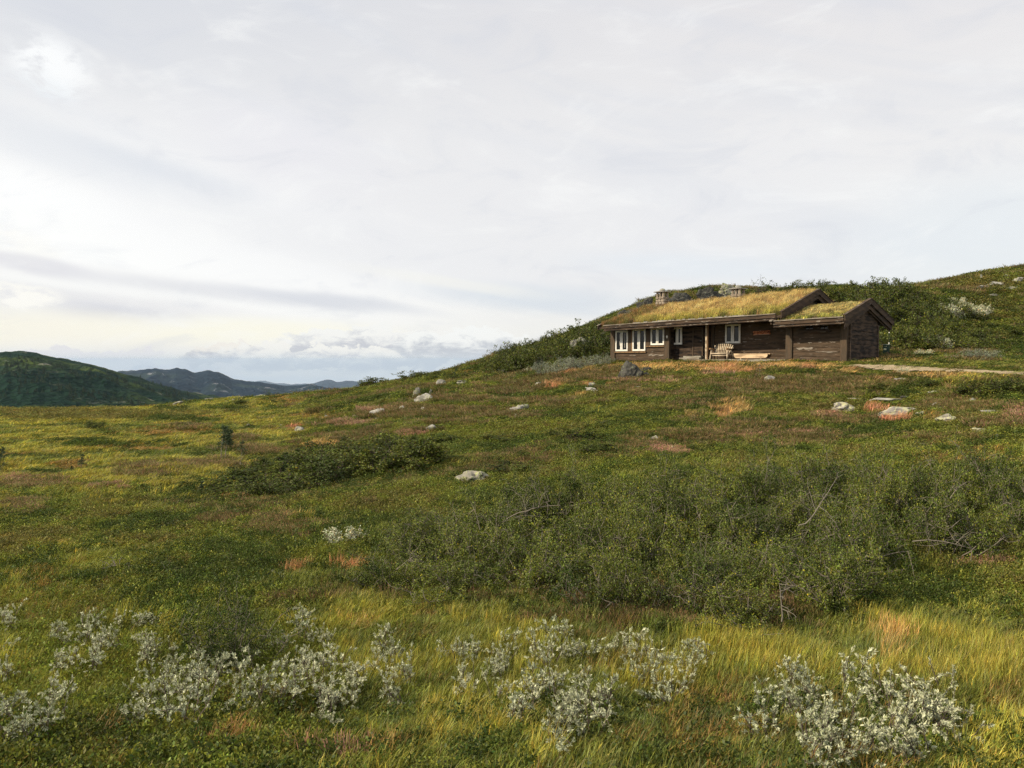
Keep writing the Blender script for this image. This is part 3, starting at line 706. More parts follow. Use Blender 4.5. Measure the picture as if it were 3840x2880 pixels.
M_FLAG = t.pbr(t.mix(nz, (.16, .15, .14), (.42, .40, .37)), .9, t.bump(nz, .6, .02))
def stone_mat(name, base1, base2, lichen=.5, lc=(.40, .42, .24), dark=(.05, .05, .045), white=None):
    t = NT(name); o_ = t.obj(); rnd = t.n('ShaderNodeObjectInfo').outputs['Random']
    off = t.n('ShaderNodeVectorMath', operation='ADD'); t.l(o_, off.inputs[0])
    cm = t.n('ShaderNodeCombineXYZ'); t.l(t.math('MULTIPLY', rnd, 37.), cm.inputs[0]); t.l(cm.outputs[0], off.inputs[1]); v = off.outputs[0]
    a = t.noise(v, 1.5, 6, .65); b = t.noise(v, 5.5, 5, .7, .4); c_ = t.noise(v, 2.3, 5, .6)
    col = t.mix(t.ramp(a, .3, .7), base1, base2)
    if lichen > 0: col = t.mix(t.ramp(b, .68 - lichen * .25, .72 - lichen * .25), col, lc)
    if white: col = t.mix(t.ramp(c_, .5, .56), col, white)
    col = t.mix(t.ramp(c_, .40, .30), col, dark)
    return t.pbr(col, .95, t.bump(t.math('ADD', a, t.math('MULTIPLY', b, .5)), .9, .06), .1)
M_STONE = stone_mat('lichen_stone', (.20, .19, .17), (.36, .34, .30), .55)
M_STONED = stone_mat('dark_stone', (.045, .045, .04), (.115, .11, .095), .35, (.19, .21, .13), (.03, .03, .03))
M_STONEW = stone_mat('pale_stone', (.24, .23, .20), (.44, .42, .37), .5, (.33, .34, .20), (.07, .07, .06))
M_STONEY = stone_mat('yellow_lichen_stone', (.24, .22, .19), (.40, .37, .32), .7, (.47, .46, .28), (.06, .06, .05))
M_STONEG = stone_mat('mossy_stone', (.22, .21, .17), (.36, .33, .27), .6, (.38, .40, .20), (.05, .06, .03))
M_CHIM = stone_mat('chimney_stone', (.22, .18, .14), (.42, .35, .27), .15, (.36, .33, .26), (.14, .11, .09))

cabin = empty('log_cabin', (18.93, 42.0, 0.0), math.radians(-45))
tag(cabin, 'long low dark brown timber cabin with grass-grown turf roof and two stone chimneys', 'cabin')
rc = random.Random(5)
def boards(name, x0, x1, yf, z0, z1, n, mat, th=.05, slope=0.0):
    """overlapping horizontal planks with a wavy sawn lower edge; front face at y = yf (camera side), slope lifts the right end"""
    mb = MB(); h = (z1 - z0) / n; segs = max(2, int((x1 - x0) / .35))
    ph = rc.random() * 9
    zz = [z0 + h * (k + (rc.random() - .5) * .18 * (0 < k < n)) for k in range(n + 1)]
    for k in range(n):
        ya = yf + rc.random() * .006
        wav = [rc.uniform(-.012, .012) for _ in range(segs + 1)]
        for s_ in range(segs):
            xa = x0 + (x1 - x0) * s_ / segs; xb = x0 + (x1 - x0) * (s_ + 1) / segs
            za, zb = zz[k] + wav[s_] - (.02 if k else 0), zz[k] + wav[s_ + 1] - (.02 if k else 0); zt = zz[k + 1] - (.042 if k < n - 1 else 0)
            sa, sb = slope * (xa - x0), slope * (xb - x0)
            mb.hexa([(xa, ya, za + sa), (xb, ya, zb + sb), (xb, yf + th + .04, zb + sb), (xa, yf + th + .04, za + sa),
                     (xa, ya + .022, zt + sa), (xb, ya + .022, zt + sb), (xb, yf + th + .04, zt + sb), (xa, yf + th + .04, zt + sa)])
    mb.hexa([(x0, yf + th + .041, z0), (x1, yf + th + .041, z0 + slope * (x1 - x0)), (x1, yf + th + .10, z0 + slope * (x1 - x0)), (x0, yf + th + .10, z0), (x0, yf + th + .041, z1), (x1, yf + th + .041, z1 + slope * (x1 - x0)), (x1, yf + th + .10, z1 + slope * (x1 - x0)), (x0, yf + th + .10, z1)])
    return mb
def addbox(name, mat, parent, *b, bevel=0.0):
    mb = MB()
    for q in ([b] if not isinstance(b[0], (tuple, list)) else b): mb.box(*q)
    return mb.build(name, mat, parent, bevel=bevel)
WD = .58; WM = .95        # set-back of the porch wall and of the main right wall
xA = F(2293, 1352, 0)[0]; xB = F(2510, 1352, 0)[0]; xC = F(2664, 1350, WM)[0]; xD = F(2946, 1347, 0)[0]
eL = F(2257, 1222, -1.2); eR = F(2930, 1176, -1.2)
sl = (eR[1] - eL[1]) / (eR[0] - eL[0])
def eavez(x): return eL[1] + sl * (x - eL[0])
RY = 4.0
rL = F(2393, 1156, RY); rR = F(3071, 1090, RY)
def ridgez(x): return rL[1] + (rR[1] - rL[1]) * (x - rL[0]) / (rR[0] - rL[0])
XL = F(2243, 1222, -1.2)[0]; XR = rR[0]
# walls
top = 2.5
boards('wall', xA, xB, 0.0, -.35, eavez(xA) + .12, 10, M_WALL, slope=sl).build('wall', M_WALL, cabin)
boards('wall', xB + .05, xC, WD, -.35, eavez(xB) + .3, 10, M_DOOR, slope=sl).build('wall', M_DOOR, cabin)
boards('wall', xC, xD + .3, WM, -.35, eavez(xC) + .2, 12, M_WALL, slope=sl).build('wall', M_WALL, cabin)
addbox('wall', M_WALLD, cabin, xB - .1, xB + .04, .1, WD, -.3, eavez(xB) + .2)
addbox('wall', M_WALLD, cabin, xC - .05, xC + .05, WD + .1, WM - .07, -.3, eavez(xC) + .2)
addbox('wall', M_WALLD, cabin, (xA, xA + .15, .1, 8.0, -.4, 2.4), (xA + .15, XR - .5, 7.9, 8.05, -.4, 2.5))
# gable ends of the main house
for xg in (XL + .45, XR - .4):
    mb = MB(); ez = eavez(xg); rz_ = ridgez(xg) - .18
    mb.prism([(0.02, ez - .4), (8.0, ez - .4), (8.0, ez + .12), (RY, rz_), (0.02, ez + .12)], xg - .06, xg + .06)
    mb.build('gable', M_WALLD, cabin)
addbox('wall', M_WALLD, cabin, XR - .52, XR - .37, 4.5, 7.9, -.4, 2.4)
# posts
def post(x0, x1, y0, y1, z0, z1, m=M_POST): return addbox('post', m, cabin, x0, x1, y0, y1, z0, z1, bevel=.012)
def px(sx, d=0.0): return F(sx, 1300, d)[0]
post(px(2291), px(2307), -.07, .12, -.4, eavez(xA))
post(px(2492), px(2511), -.07, .12, -.35, eavez(xB) + .05)
addbox('post', M_PALE, cabin, px(2644.5, -.3), px(2649.5, -.3), -.3, -.2, -.05, eavez(px(2648)) + .0, bevel=.01)
addbox('post', M_POSTN, cabin, px(2649.8, -.3), px(2653.5, -.3), -.3, -.18, -.05, eavez(px(2648)) + .0, bevel=.01)
post(px(2660, WM), px(2679, WM), WM - .06, WM + .06, -.1, eavez(xC) + .1)
# vertical cladding between the front windows
addbox('cladding', M_POST, cabin, px(2356), px(2369), -.045, .04, F(2360, 1317, 0)[1], eavez(xA) + .1)
tag(addbox('cladding', M_POSTN, cabin, px(2369.3), px(2373), -.06, .04, F(2370, 1317, 0)[1], eavez(xA) + .1), 'newer pale brown board')
addbox('cladding', M_POST, cabin, (px(2423), px(2435), -.05, .04, F(2430, 1296, 0)[1], eavez(xA) + .2), (px(2435.5), px(2441.5), -.035, .04, F(2430, 1296, 0)[1], eavez(xA) + .2))
for a_, b_, sy_ in ((2307, 2423, 1319), (2423, 2492, 1297)):
    x0, x1 = px(a_), px(b_); z_ = F((a_ + b_) / 2, sy_, 0)[1]
    addbox('sill_board', M_POSTN, cabin, x0, x1, -.09, .02, z_ - .07, z_ + .015)
# windows: frame, mullion, two panes
def window(sx0, sx1, sy0, sy1, d, sill=None):
    x0, x1 = px(sx0, d), px(sx1, d); mid = (sx0 + sx1) / 2
    z1 = F(mid, sy0, d)[1]; z0 = F(mid, sy1, d)[1]; xm = (x0 + x1) / 2; fw = .115
    w = MB(); yo = d - .085
    w.box(x0, x1, yo, d + .02, z0, z0 + fw); w.box(x0, x1, yo, d + .02, z1 - fw, z1)
    w.box(x0, x0 + fw * .9, yo, d + .02, z0 + fw, z1 - fw); w.box(x1 - fw * .9, x1, yo, d + .02, z0 + fw, z1 - fw)
    w.box(xm - .10, xm - .012, yo - .01, d + .02, z0 + fw, z1 - fw); w.box(xm + .012, xm + .10, yo - .01, d + .02, z0 + fw, z1 - fw)
    w.box(xm - .012, xm + .012, yo + .02, d + .02, z0 + fw, z1 - fw)
    wo_ = w.build('window', M_WHITE, cabin, bevel=.008)
    for a_, b_ in ((x0 + fw * .9, xm - .10), (xm + .10, x1 - fw * .9)): addbox('pane', M_GLASS, wo_, a_, b_, yo + .05, yo + .06, z0 + fw, z1 - fw)
    if sill: addbox('sill', M_RIM, wo_, px(sill[0], d), px(sill[1], d), d - .16, d, z0 - .07, z0 - .02)
    return wo_
w1 = window(2310, 2356, 1240, 1317, 0); w2 = window(2374, 2422, 1234, 1316, 0); w3 = window(2442, 2492, 1229, 1294, 0)
window(2524, 2558, 1228, 1292, WD); window(2721, 2777, 1216, 1287, WM, (2712, 2783))
for wo_, (a_, s0, s1) in ((w1, (2323.5, 1252, 1296)), (w1, (2342, 1250, 1304)), (w2, (2389.5, 1252, 1292))):
    x_ = px(a_, -.03); addbox('curtain_edge', M_CURT, wo_, x_, x_ + .035, -.041, -.037, F(a_, s1, -.04)[1], F(a_, s0, -.04)[1])
# door
dx0, dx1 = px(2599, WD), px(2638, WD); dz0, dz1 = F(2615, 1336, WD)[1], F(2615, 1228, WD)[1]
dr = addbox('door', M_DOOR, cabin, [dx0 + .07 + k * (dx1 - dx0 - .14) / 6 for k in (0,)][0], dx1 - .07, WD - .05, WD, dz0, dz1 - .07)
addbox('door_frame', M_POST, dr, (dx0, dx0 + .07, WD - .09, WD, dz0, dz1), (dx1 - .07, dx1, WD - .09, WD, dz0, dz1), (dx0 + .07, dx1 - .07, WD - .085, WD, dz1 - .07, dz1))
t = NT('dull_metal'); M_METAL = t.pbr((.25, .24, .22), .4, None, .5, .8)
addbox('handle', M_METAL, dr, dx1 - .22, dx1 - .10, WD - .10, WD - .052, dz0 + 1.0, dz0 + 1.03)
# deck and steps
dk0, dk1 = px(2560, -.4), px(2948, -.4)
dz = F(2800, 1347, -.45)[1]
mb = MB(); nb = 6
for k in range(nb):
    y0 = -.45 + k * .245; x1_ = xD + .1 if y0 < WM else xC
    mb.box(dk0, x1_, y0, y0 + .232, dz - .05, dz)
mb.build('deck', M_DECK, cabin)
mb = MB(); mb.box(px(2760, -.47), dk1, -.50, -.454, dz - .17, dz - .004); mb.box(dk0, px(2758, -.47), -.49, -.454, dz - .10, dz - .01)
mb.build('deck_edge', M_DECK, cabin)
s0_, s1_ = px(2560, 0.2), px(2636, 0.2)
mb = MB(); mb.box(s0_, s1_, -.25, .1, dz + .004, dz + .11); mb.box(s0_ + .1, s1_ - .1, .101, WD - .06, dz + .004, dz + .22); mb.build('step', M_DECK, cabin, bevel=.01)
# bare wood where the stain has weathered off
rw = random.Random(31)
def worn(sx0, sx1, sy0, sy1, d):
    xa_, za_ = F(sx0, (sy0 + sy1) / 2, d); xb_, zb_ = F(sx1, (sy0 + sy1) / 2, d); hh_ = abs(F(sx0, sy0, d)[1] - F(sx0, sy1, d)[1]) / 2; n_ = 9
    up_ = [(xa_ + (xb_ - xa_) * q / n_, za_ + (zb_ - za_) * q / n_ + hh_ * (rw.uniform(.2, 1) if 0 < q < n_ else .05)) for q in range(n_ + 1)]
    lo_ = [(x_, z_ - 2 * hh_ * rw.uniform(.5, 1)) for x_, z_ in up_[1:-1]]
    m_ = MB(); m_.prismxz([up_[0]] + lo_ + [up_[-1]] + up_[1:-1][::-1], d - .006, d + .03); m_.build('bare_wood', M_RIM, cabin)
for a_ in ((2984, 3050, 1300, 1310, 0), (3056, 3144, 1317, 1321, 0), (2429, 2492, 1328, 1335, 0), (2360, 2385, 1331, 1334, 0), (2809, 2826, 1269, 1272, WM), (2829, 2856, 1271, 1274, WM), (2990, 3000, 1285, 1288, 0), (3030, 3044, 1283, 1286, 0), (3068, 3082, 1281, 1285, 0), (3110, 3134, 1281, 1285, 0), (2785, 2800, 1279, 1284, WM), (3000, 3040, 1341, 1344, 0)): worn(*a_)
# small house plaque on the post
x_, z_ = F(2501, 1263, -.08)
mb = MB(); mb.prismxz([(x_, z_ - .12), (x_ + .065, z_), (x_, z_ + .12), (x_ - .065, z_)], -.095, -.072)
mb.build('plaque', M_WHITE, cabin)
# main roof
def roof_faces(x0, x1, ey0, ry, ey1, ez, rz, th, lift=0.0, inset=0.0):
    mb = MB()
    mb.slab((x0, ey0, ez(x0) + lift), (x1, ey0, ez(x1) + lift), (x1, ry, rz(x1) + lift), (x0, ry, rz(x0) + lift), th)
    mb.slab((x0, ry, rz(x0) + lift), (x1, ry, rz(x1) + lift), (x1, ey1, ez(x1) + lift), (x0, ey1, ez(x0) + lift), th)
    return mb
roof = roof_faces(XL + .03, XR - .03, -1.17, RY, 9.17, lambda x: eavez(x) - .12, lambda x: ridgez(x) - .22, .10).build('roof', M_WALLD, cabin)
t = NT('turf_soil'); va = t.noise(t.obj(), 7, 5, .7)
M_TURF = t.pbr(t.mix(va, (.035, .026, .014), (.13, .115, .035)), 1.0, t.bump(va, 1., .08), .02)
def turf_mesh(name, x0, x1, ey0, ry, ey1, ez, rz, th, seed):
    nx = int((x1 - x0) / .12); ny = 60
    xs = np.linspace(x0, x1, nx); ys = np.linspace(ey0, ey1, ny)
    gx_, gy_ = np.meshgrid(xs, ys, indexing='ij'); gx_ = gx_.ravel(); gy_ = gy_.ravel()
    s_ = np.where(gy_ < ry, (gy_ - ey0) / (ry - ey0), (ey1 - gy_) / (ey1 - ry))
    z_ = ez(gx_) * (1 - s_) + rz(gx_) * s_ + th + fbm(gx_ * 2.2, gy_ * 2.2, seed, 3) * .16 - .12 * (np.abs(gy_ - ry) < .25)
    edge_ = (gy_ - ey0 < .01) | (ey1 - gy_ < .01) | (gx_ - x0 < .01) | (x1 - gx_ < .01)
    z_ = np.where(edge_, z_ - th - .05, z_)
    i_, j_ = np.meshgrid(np.arange(nx - 1), np.arange(ny - 1), indexing='ij'); i_ = i_.ravel(); j_ = j_.ravel()
    qd = np.stack([i_ * ny + j_, (i_ + 1) * ny + j_, (i_ + 1) * ny + j_ + 1, i_ * ny + j_ + 1], 1)
    return npmesh(name, np.stack([gx_, gy_, z_], 1), qd, smooth=True)
TURFS = []
def turf(x0, x1, ey0, ry, ey1, ez, rz, th, seed, rf):
    tm = turf_mesh('turf', x0, x1, ey0, ry, ey1, ez, rz, th, seed); link('turf', tm, rf, [M_TURF]); TURFS.append((x0, x1, ey0, ry, ey1, ez, rz, th, rf))
turf(XL + .12, XR - .12, -1.08, RY, 9.08, lambda x: eavez(x) - .11, lambda x: ridgez(x) - .20, .15, 3, roof)
def fascia(x0, x1, y, ez, rf, depth=.30, top_w=.13):
    mb = MB()
    def strip(ya, yb, za, zb, a=x0, b=x1):
        mb.hexa([(a, ya, ez(a) + za), (b, ya, ez(b) + za), (b, yb, ez(b) + za), (a, yb, ez(a) + za), (a, ya, ez(a) + zb), (b, ya, ez(b) + zb), (b, yb, ez(b) + zb), (a, yb, ez(a) + zb)])
    strip(y - .03, y + .02, -.22, -.025); strip(y + .05, y + .09, -depth - .06, -.20)
    mb.build('fascia', M_FASCIA, rf)
    mb = MB(); strip(y - .09, y + top_w - .09, -.02, .035); mb.build('turf_log', M_RIM, rf, bevel=.01)
    mb = MB(); strip(y + .0, y + .048, -depth - .03, -depth + .02); mb.build('drip_board', M_FASCIA, rf)
fascia(eL[0] + .15, XR - .35, -1.2, eavez, roof, .34)
fascia(XL + .15, XR - .1, 9.25, eavez, roof, .3)
# weathered slabs and bark showing below the turf
mb = MB(); xx = F(2375, 1210, -1.2)[0]
while xx < F(2790, 1190, -1.2)[0]:
    L_ = rc.uniform(.12, .55); zb_ = eavez(xx) + .04; mb.box(xx, xx + L_, -1.2 + rc.uniform(-.03, .02), -.95, zb_, zb_ + rc.uniform(.03, .065)); xx += L_ + rc.uniform(.03, .4)
mb.build('bark_edge', M_FLAG, roof)
def barge(x, th, ey0, ry, ey1, ez, rz, hgt, zoff, mat, rf, name='bargeboard', front=True, rear=True):
    for on, (ya, yb) in ((front, (ey0, ry)), (rear, (ey1, ry))):
        if not on: continue
        za, zb = ez(x) + zoff, rz(x) + zoff; mb = MB()
        lo_, hi_ = (ya, yb) if ya < yb else (yb, ya); zlo, zhi = (za, zb) if ya < yb else (zb, za)
        mb.hexa([(x, lo_, zlo - hgt), (x + th, lo_, zlo - hgt), (x + th, hi_, zhi - hgt), (x, hi_, zhi - hgt), (x, lo_, zlo), (x + th, lo_, zlo), (x + th, hi_, zhi), (x, hi_, zhi)])
        mb.build(name, mat, rf)
barge(XR - .02, .05, -1.25, RY, 9.25, eavez, ridgez, .34, .10, M_BARGE, roof)
barge(XR - .09, .04, -1.15, RY, 9.15, eavez, ridgez, .30, -.20, M_BARGE, roof)
barge(XR - .10, .16, -1.27, RY, 9.27, eavez, ridgez, .035, .136, M_FASCIA, roof, 'cap_board')
barge(XL - .02, .05, -1.25, RY, 9.25, eavez, ridgez, .30, .02, M_BARGE, roof)
barge(XL - .06, .13, -1.3, RY, 9.27, eavez, ridgez, .035, .056, M_RIM, roof, 'cap_board')
# chimneys
def chimney(sxc, sy_slab, w, d_, rz_):
    xx, zs = F(sxc, sy_slab, RY); hw = w / 2; z0 = ridgez(xx) - .5; zt = zs - .36; r2 = random.Random(int(sxc))
    mb = MB(); n = max(3, round((zt - z0) / .21)); hh = (zt - z0) / n
    for k in range(n):
        za = z0 + k * hh
        for side in range(4):
            m = 3; cuts = [-1] + sorted(-1 + 2 * (q + r2.uniform(-.25, .25)) / m for q in range(1, m)) + [1]
            for q in range(m):
                a_, b_ = cuts[q] * hw + .012, cuts[q + 1] * hw - .012; pr = r2.uniform(.0, .05); zj, zk = za + r2.uniform(0, .03), za + hh - r2.uniform(.0, .03)
                if side == 0: mb.box(xx + a_, xx + b_, RY - hw - pr, RY - hw + .12, zj, zk)
                elif side == 1: mb.box(xx + hw - .12, xx + hw + pr, RY + a_, RY + b_, zj, zk)
                elif side == 2: mb.box(xx + a_, xx + b_, RY + hw - .12, RY + hw + pr, zj, zk)
                else: mb.box(xx - hw - pr, xx - hw + .12, RY + a_, RY + b_, zj, zk)
    ch = mb.build('chimney', M_CHIM, cabin, bevel=.018)
    addbox('mortar', M_WALLD, ch, xx - hw + .03, xx + hw - .03, RY - hw + .03, RY + hw - .03, z0, zt - .02)
    for sx_ in (-1, 0, 1):
        for sy_ in (-1, 1):
            mbp = MB(); a_ = xx + sx_ * (hw - .10); b_ = RY + sy_ * (hw - .10); r_ = .085 if sx_ else .07
            mbp.tube([(a_, b_, zt - .02), (a_ + r2.uniform(-.02, .02), b_, (zt + zs) / 2), (a_, b_, zs - .03)], [r_ * 1.1, r_, r_ * 1.15], 6); mbp.build('pillar', M_CHIM, ch)
    mb = MB(); hs = hw + .13; mb.prismxz([(xx - hs, zs - .035), (xx + hs, zs - .015), (xx + hs - .05, zs + .02), (xx, zs + .05), (xx - hs + .04, zs + .01)], RY - hs, RY + hs)
    mb.build('cap_slab', M_FLAG, ch)
    bm = bmesh.new(); bmesh.ops.create_icosphere(bm, subdivisions=3, radius=.2)
    for v in bm.verts:
        nn = mnoise.noise(v.co * 6 + Vector((sxc, 0, 0))); v.co *= 1 + .25 * nn; v.co.z *= .62
        v.co += Vector((xx, RY, zs + .13))
    me = bpy.data.meshes.new('cap_stone'); bm.to_mesh(me); bm.free(); link('cap_stone', me, ch, [M_STONEW if d_ else M_STONE])
chimney(2484, 1095, .70, 0, 0); chimney(2768, 1083, .70, 1, 0)
# ------- the wing
aL = F(2911, 1204, -1.2); aR = F(3166, 1188, -1.2)
def aez(x): return aL[1] + (aR[1] - aL[1]) * (x - aL[0]) / (aR[0] - aL[0])
ARY = 2.6
apk = F(3267, 1124, ARY); apl = F(2981, 1150, ARY)
def arz(x): return apl[1] + (apk[1] - apl[1]) * (x - apl[0]) / (apk[0] - apl[0])
AX0 = F(2894, 1201, -1.2)[0]; AX1 = apk[0]; AEY = ARY * 2 + 1.2
boards('wall', xD, 0.0, 0.0, -.3, aez(0) - .02, 10, M_WALL).build('wall', M_WALL, cabin)
post(px(2947.5), px(2972), -.08, .1, -.35, aez(xD)); post(px(3152), px(3178), -.08, .1, -.35, aez(0) - .02)
# gable side of the wing
mb = MB(); n = 9; D4 = 4.4; h = 2.25 / n
for k in range(n):
    segs = 8; wav = [rc.uniform(-.02, .02) for _ in range(segs + 1)]; sg = .03 * math.sin(k)
    for s_ in range(segs):
        ya = .1 + (D4 - .1) * s_ / segs; yb = .1 + (D4 - .1) * (s_ + 1) / segs
        za = -.3 + k * h + wav[s_] - .03; zb = -.3 + k * h + wav[s_ + 1] - .03; zt = -.3 + (k + 1) * h
        mb.hexa([(-.02, ya, za), (.065, ya, za), (.065, yb, zb), (-.02, yb, zb), (-.02, ya, zt), (.03, ya, zt), (.03, yb, zt), (-.02, yb, zt)])
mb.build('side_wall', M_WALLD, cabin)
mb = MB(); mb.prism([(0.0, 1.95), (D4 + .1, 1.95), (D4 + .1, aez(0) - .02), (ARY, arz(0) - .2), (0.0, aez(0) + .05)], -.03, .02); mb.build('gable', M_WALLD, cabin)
addbox('post', M_BARGE, cabin, .0, .09, .101, .22, -.35, 2.1); addbox('post', M_BARGE, cabin, .0, .09, D4 - .02, D4 + .16, -.35, 2.1)
addbox('wall', M_WALLD, cabin, XR, .0, D4, D4 + .12, -.3, 2.1)
aroof = roof_faces(AX0 + .04, AX1 - .04, -1.17, ARY, AEY - .03, lambda x: aez(x) - .12, lambda x: arz(x) - .2, .1).build('wing_roof', M_WALLD, cabin)
turf(AX0 + .12, AX1 - .14, -1.08, ARY, AEY - .1, lambda x: aez(x) - .12, lambda x: arz(x) - .2, .15, 8, aroof)
fascia(AX0 + .1, AX1 - .1, -1.2, aez, aroof, .33)
barge(AX1 - .03, .05, -1.27, ARY, AEY + .05, aez, arz, .34, .08, M_BARGE, aroof)
barge(AX1 - .11, .04, -1.1, ARY, AEY, aez, arz, .30, -.24, M_BARGE, aroof)
barge(AX1 - .2, .04, -.9, ARY, AEY, aez, arz, .2, -.44, M_BARGE, aroof)
barge(AX1 - .13, .18, -1.3, ARY, AEY + .08, aez, arz, .035, .116, M_FASCIA, aroof, 'cap_board')
barge(AX0 - .02, .05, -1.3, ARY, AEY, aez, arz, .22, .02, M_BARGE, aroof, rear=False)
barge(AX0 - .06, .17, -1.42, .9, 9, lambda x: aez(x) - .05, lambda x: aez(x) + (arz(x) - aez(x)) * 2.1 / 3.8 + .02, .05, .09, M_RIM, aroof, 'cap_board', rear=False)
for a_, b_ in ((3019, 3051), (3075, 3107)):
    x0, x1 = px(a_), px(b_); z0 = F(a_, 1237, 0)[1]; z1 = F(a_, 1220, 0)[1]; xm = (x0 + x1) / 2; f_ = .04
    mb = MB(); mb.box(x0, x1, -.06, .02, z0, z0 + f_); mb.box(x0, x1, -.06, .02, z1 - f_, z1)
    for q in (x0, xm - f_ / 2, x1 - f_): mb.box(q, q + f_, -.055, .02, z0 + f_, z1 - f_)
    v_ = mb.build('vent_window', M_FASCIA, cabin)
    addbox('pane', M_GLASS, v_, x0 + f_, x1 - f_, -.03, -.02, z0 + f_, z1 - f_)
addbox('sill_board', M_FASCIA, cabin, px(3006), px(3116), -.12, -.01, F(3060, 1246, 0)[1], F(3060, 1241, 0)[1])
# grass on the turf
def turf_grass():
    rng = np.random.default_rng(23)
    for x0, x1, ey0, ry, ey1, ez, rz, th, rf in TURFS:
        n = int((x1 - x0) * (ey1 - ey0) * 34)
        x = rng.uniform(x0 + .05, x1 - .05, n); y = rng.uniform(ey0 + .02, ey1 - .05, n)
        if rf is aroof: k_ = ~((x < XR) & (y > .7))
        else: k_ = y < 8
        x, y = x[k_], y[k_]; n = len(x)
        s_ = np.where(y < ry, (y - ey0) / (ry - ey0), (ey1 - y) / (ey1 - ry))
        z = ez(x) * (1 - s_) + rz(x) * s_ + th - .02
        nn = fbm(x / .9, y / .9, 5, 3) * 2
        tan_ = np.array([.52, .41, .155]); yel = np.array([.37, .36, .075]); grn = np.array([.17, .19, .035])
        g = sstep(.42, .05, s_ + nn * .22)[:, None]
        c = tan_ * (1 - g) + yel * g
        c = np.where((nn[:, None] > .35) & (g > .5), grn, c); c = np.where((rng.random((n, 1)) < .12), np.array([.36, .23, .10]), c)
        bushy = (rf is roof) & (x < x0 + 2.4 + nn * .5) & (y < ry)
        c = np.where(bushy[:, None], np.where(rng.random((n, 1)) < .5, np.array([.12, .13, .03]), np.array([.25, .15, .05])), c)
        if rf is aroof: c = c * np.array([.88, 1.0, 1.0]); h = .13 + .1 * rng.random(n) + .06 * nn
        else: h = .34 + .20 * rng.random(n) + .12 * nn
        c = np.clip(c * np.exp(rng.normal(0, .34, (n, 1)) + fbm(x / .35, y / .35, 15, 2)[:, None] * 1.2), .01, .7); h = np.maximum(h, .08)
        w = np.full(n, .36); rot = np.zeros((n, 3)); rot[:, 2] = rng.normal(.5, .45, n)
        rot[:, 2] += 0.0
        P = np.stack([x, y, z], 1)
        o = scatter('turf_grass', C_GF if rf is aroof else C_GN, P, c, np.stack([w, w, h], 1), rot, rng, rf); tag(o, kind='stuff')
turf_grass()

# ------------------------------------------------------------------ things on the deck
t_ = lambda name, loc, rz=0: empty(name, loc, math.radians(-45) + rz)
def local_to_world(x, y, z): return Vector(CL(x, y, z))
x0 = F(2672, 1350, .0)[0]; x1 = F(2733, 1350, .0)[0]; cw = x1 - x0
ch = t_('garden_seat', local_to_world((x0 + x1) / 2, 0.15, dz))
tag(ch, 'pale peeled-log garden seat with fan-shaped slatted back, on the deck left of the bench', 'garden seat')
hw = cw / 2
for s_ in (-1, 1):
    mb = MB(); mb.tube([(s_ * (hw + .03) , -.42, 0.0), (s_ * (hw - .02), -.30, .62)], [.05, .055], 8); mb.build('leg', M_PALE, ch, True)
    mb = MB(); mb.tube([(s_ * (hw + .02), .50, 0.0), (s_ * (hw - .03), .12, .62)], [.045, .05], 8); mb.build('leg', M_PALE, ch, True)
    mb = MB(); mb.tube([(s_ * (hw + .02), -.46, .665), (s_ * (hw - .0), .22, .60)], [.062, .058], 9); o_ = mb.build('armrest', M_POSTN, ch, True)
mb = MB()
for k in range(5): mb.tube([(-hw + .02, -.36 + .115 * k, .36 - .022 * k), (hw - .02, -.36 + .115 * k, .36 - .022 * k)], .045, 7)
mb.build('seat', M_PALE, ch, True)
mb = MB(); mb.tube([(-hw + .02, -.30, .24), (hw - .02, -.30, .24)], .03, 7); mb.build('stretcher', M_PALE, ch, True)
bk = MB(); bk.tube([(-hw - .04, .23, .72), (hw + .10, .23, .72)], .045, 8); back = bk.build('backrest', M_PALE, ch, True)
for k in range(10):
    q = (k - 4.5) / 4.5; xb = q * (hw - .12); xt = q * (hw + .06)
    zt = 1.04 - .16 * q * q; mb = MB(); mb.tube([(xb, .03, .30), (xt, .27, zt)], [.040, .046], 7); mb.build('slat', M_PALE, back, True)
x0 = F(2751, 1340, -.25)[0]; x1 = F(2878, 1340, -.25)[0]; z1 = F(2810, 1325.5, -.25)[1]; z0 = F(2810, 1344, -.25)[1]; L_ = x1 - x0
be = t_('bench', local_to_world((x0 + x1) / 2, 0.0, dz)); tag(be, 'long low new pale wooden bench with rounded ends against the cabin wall', 'bench')
hh = z1 - dz; lo_ = z0 - dz + .02; r_ = (hh - lo_) * .75
pr = [(-L_ / 2, hh)] + [(-L_ / 2 + r_ * (1 - math.cos(a)), lo_ + r_ * (1 - math.sin(a))) for a in np.linspace(0, math.pi / 2, 7)] + [(L_ / 2 - r_ * (1 - math.sin(a)), lo_ + r_ * (1 - math.cos(a))) for a in np.linspace(0, math.pi / 2, 7)] + [(L_ / 2, hh)]
mb = MB(); mb.prismxz(pr[::-1], -.25, -.20); mb.build('front_board', M_BENCH, be)
mb = MB(); mb.prismxz([(a + .0, b) for a, b in pr][::-1], .22, .27); mb.build('rear_board', M_POSTN, be)
addbox('seat', M_BENCH, be, -L_ / 2 + .01, L_ / 2 + .12, -.198, .218, hh - .05, hh - .005)
for lx_ in (-L_ / 2 + .45, L_ / 2 - .45):
    for ly_ in (-.17, .17): addbox('leg', M_BENCH, be, lx_ - .04, lx_ + .04, ly_ - .04, ly_ + .04, 0.0, hh - .051)
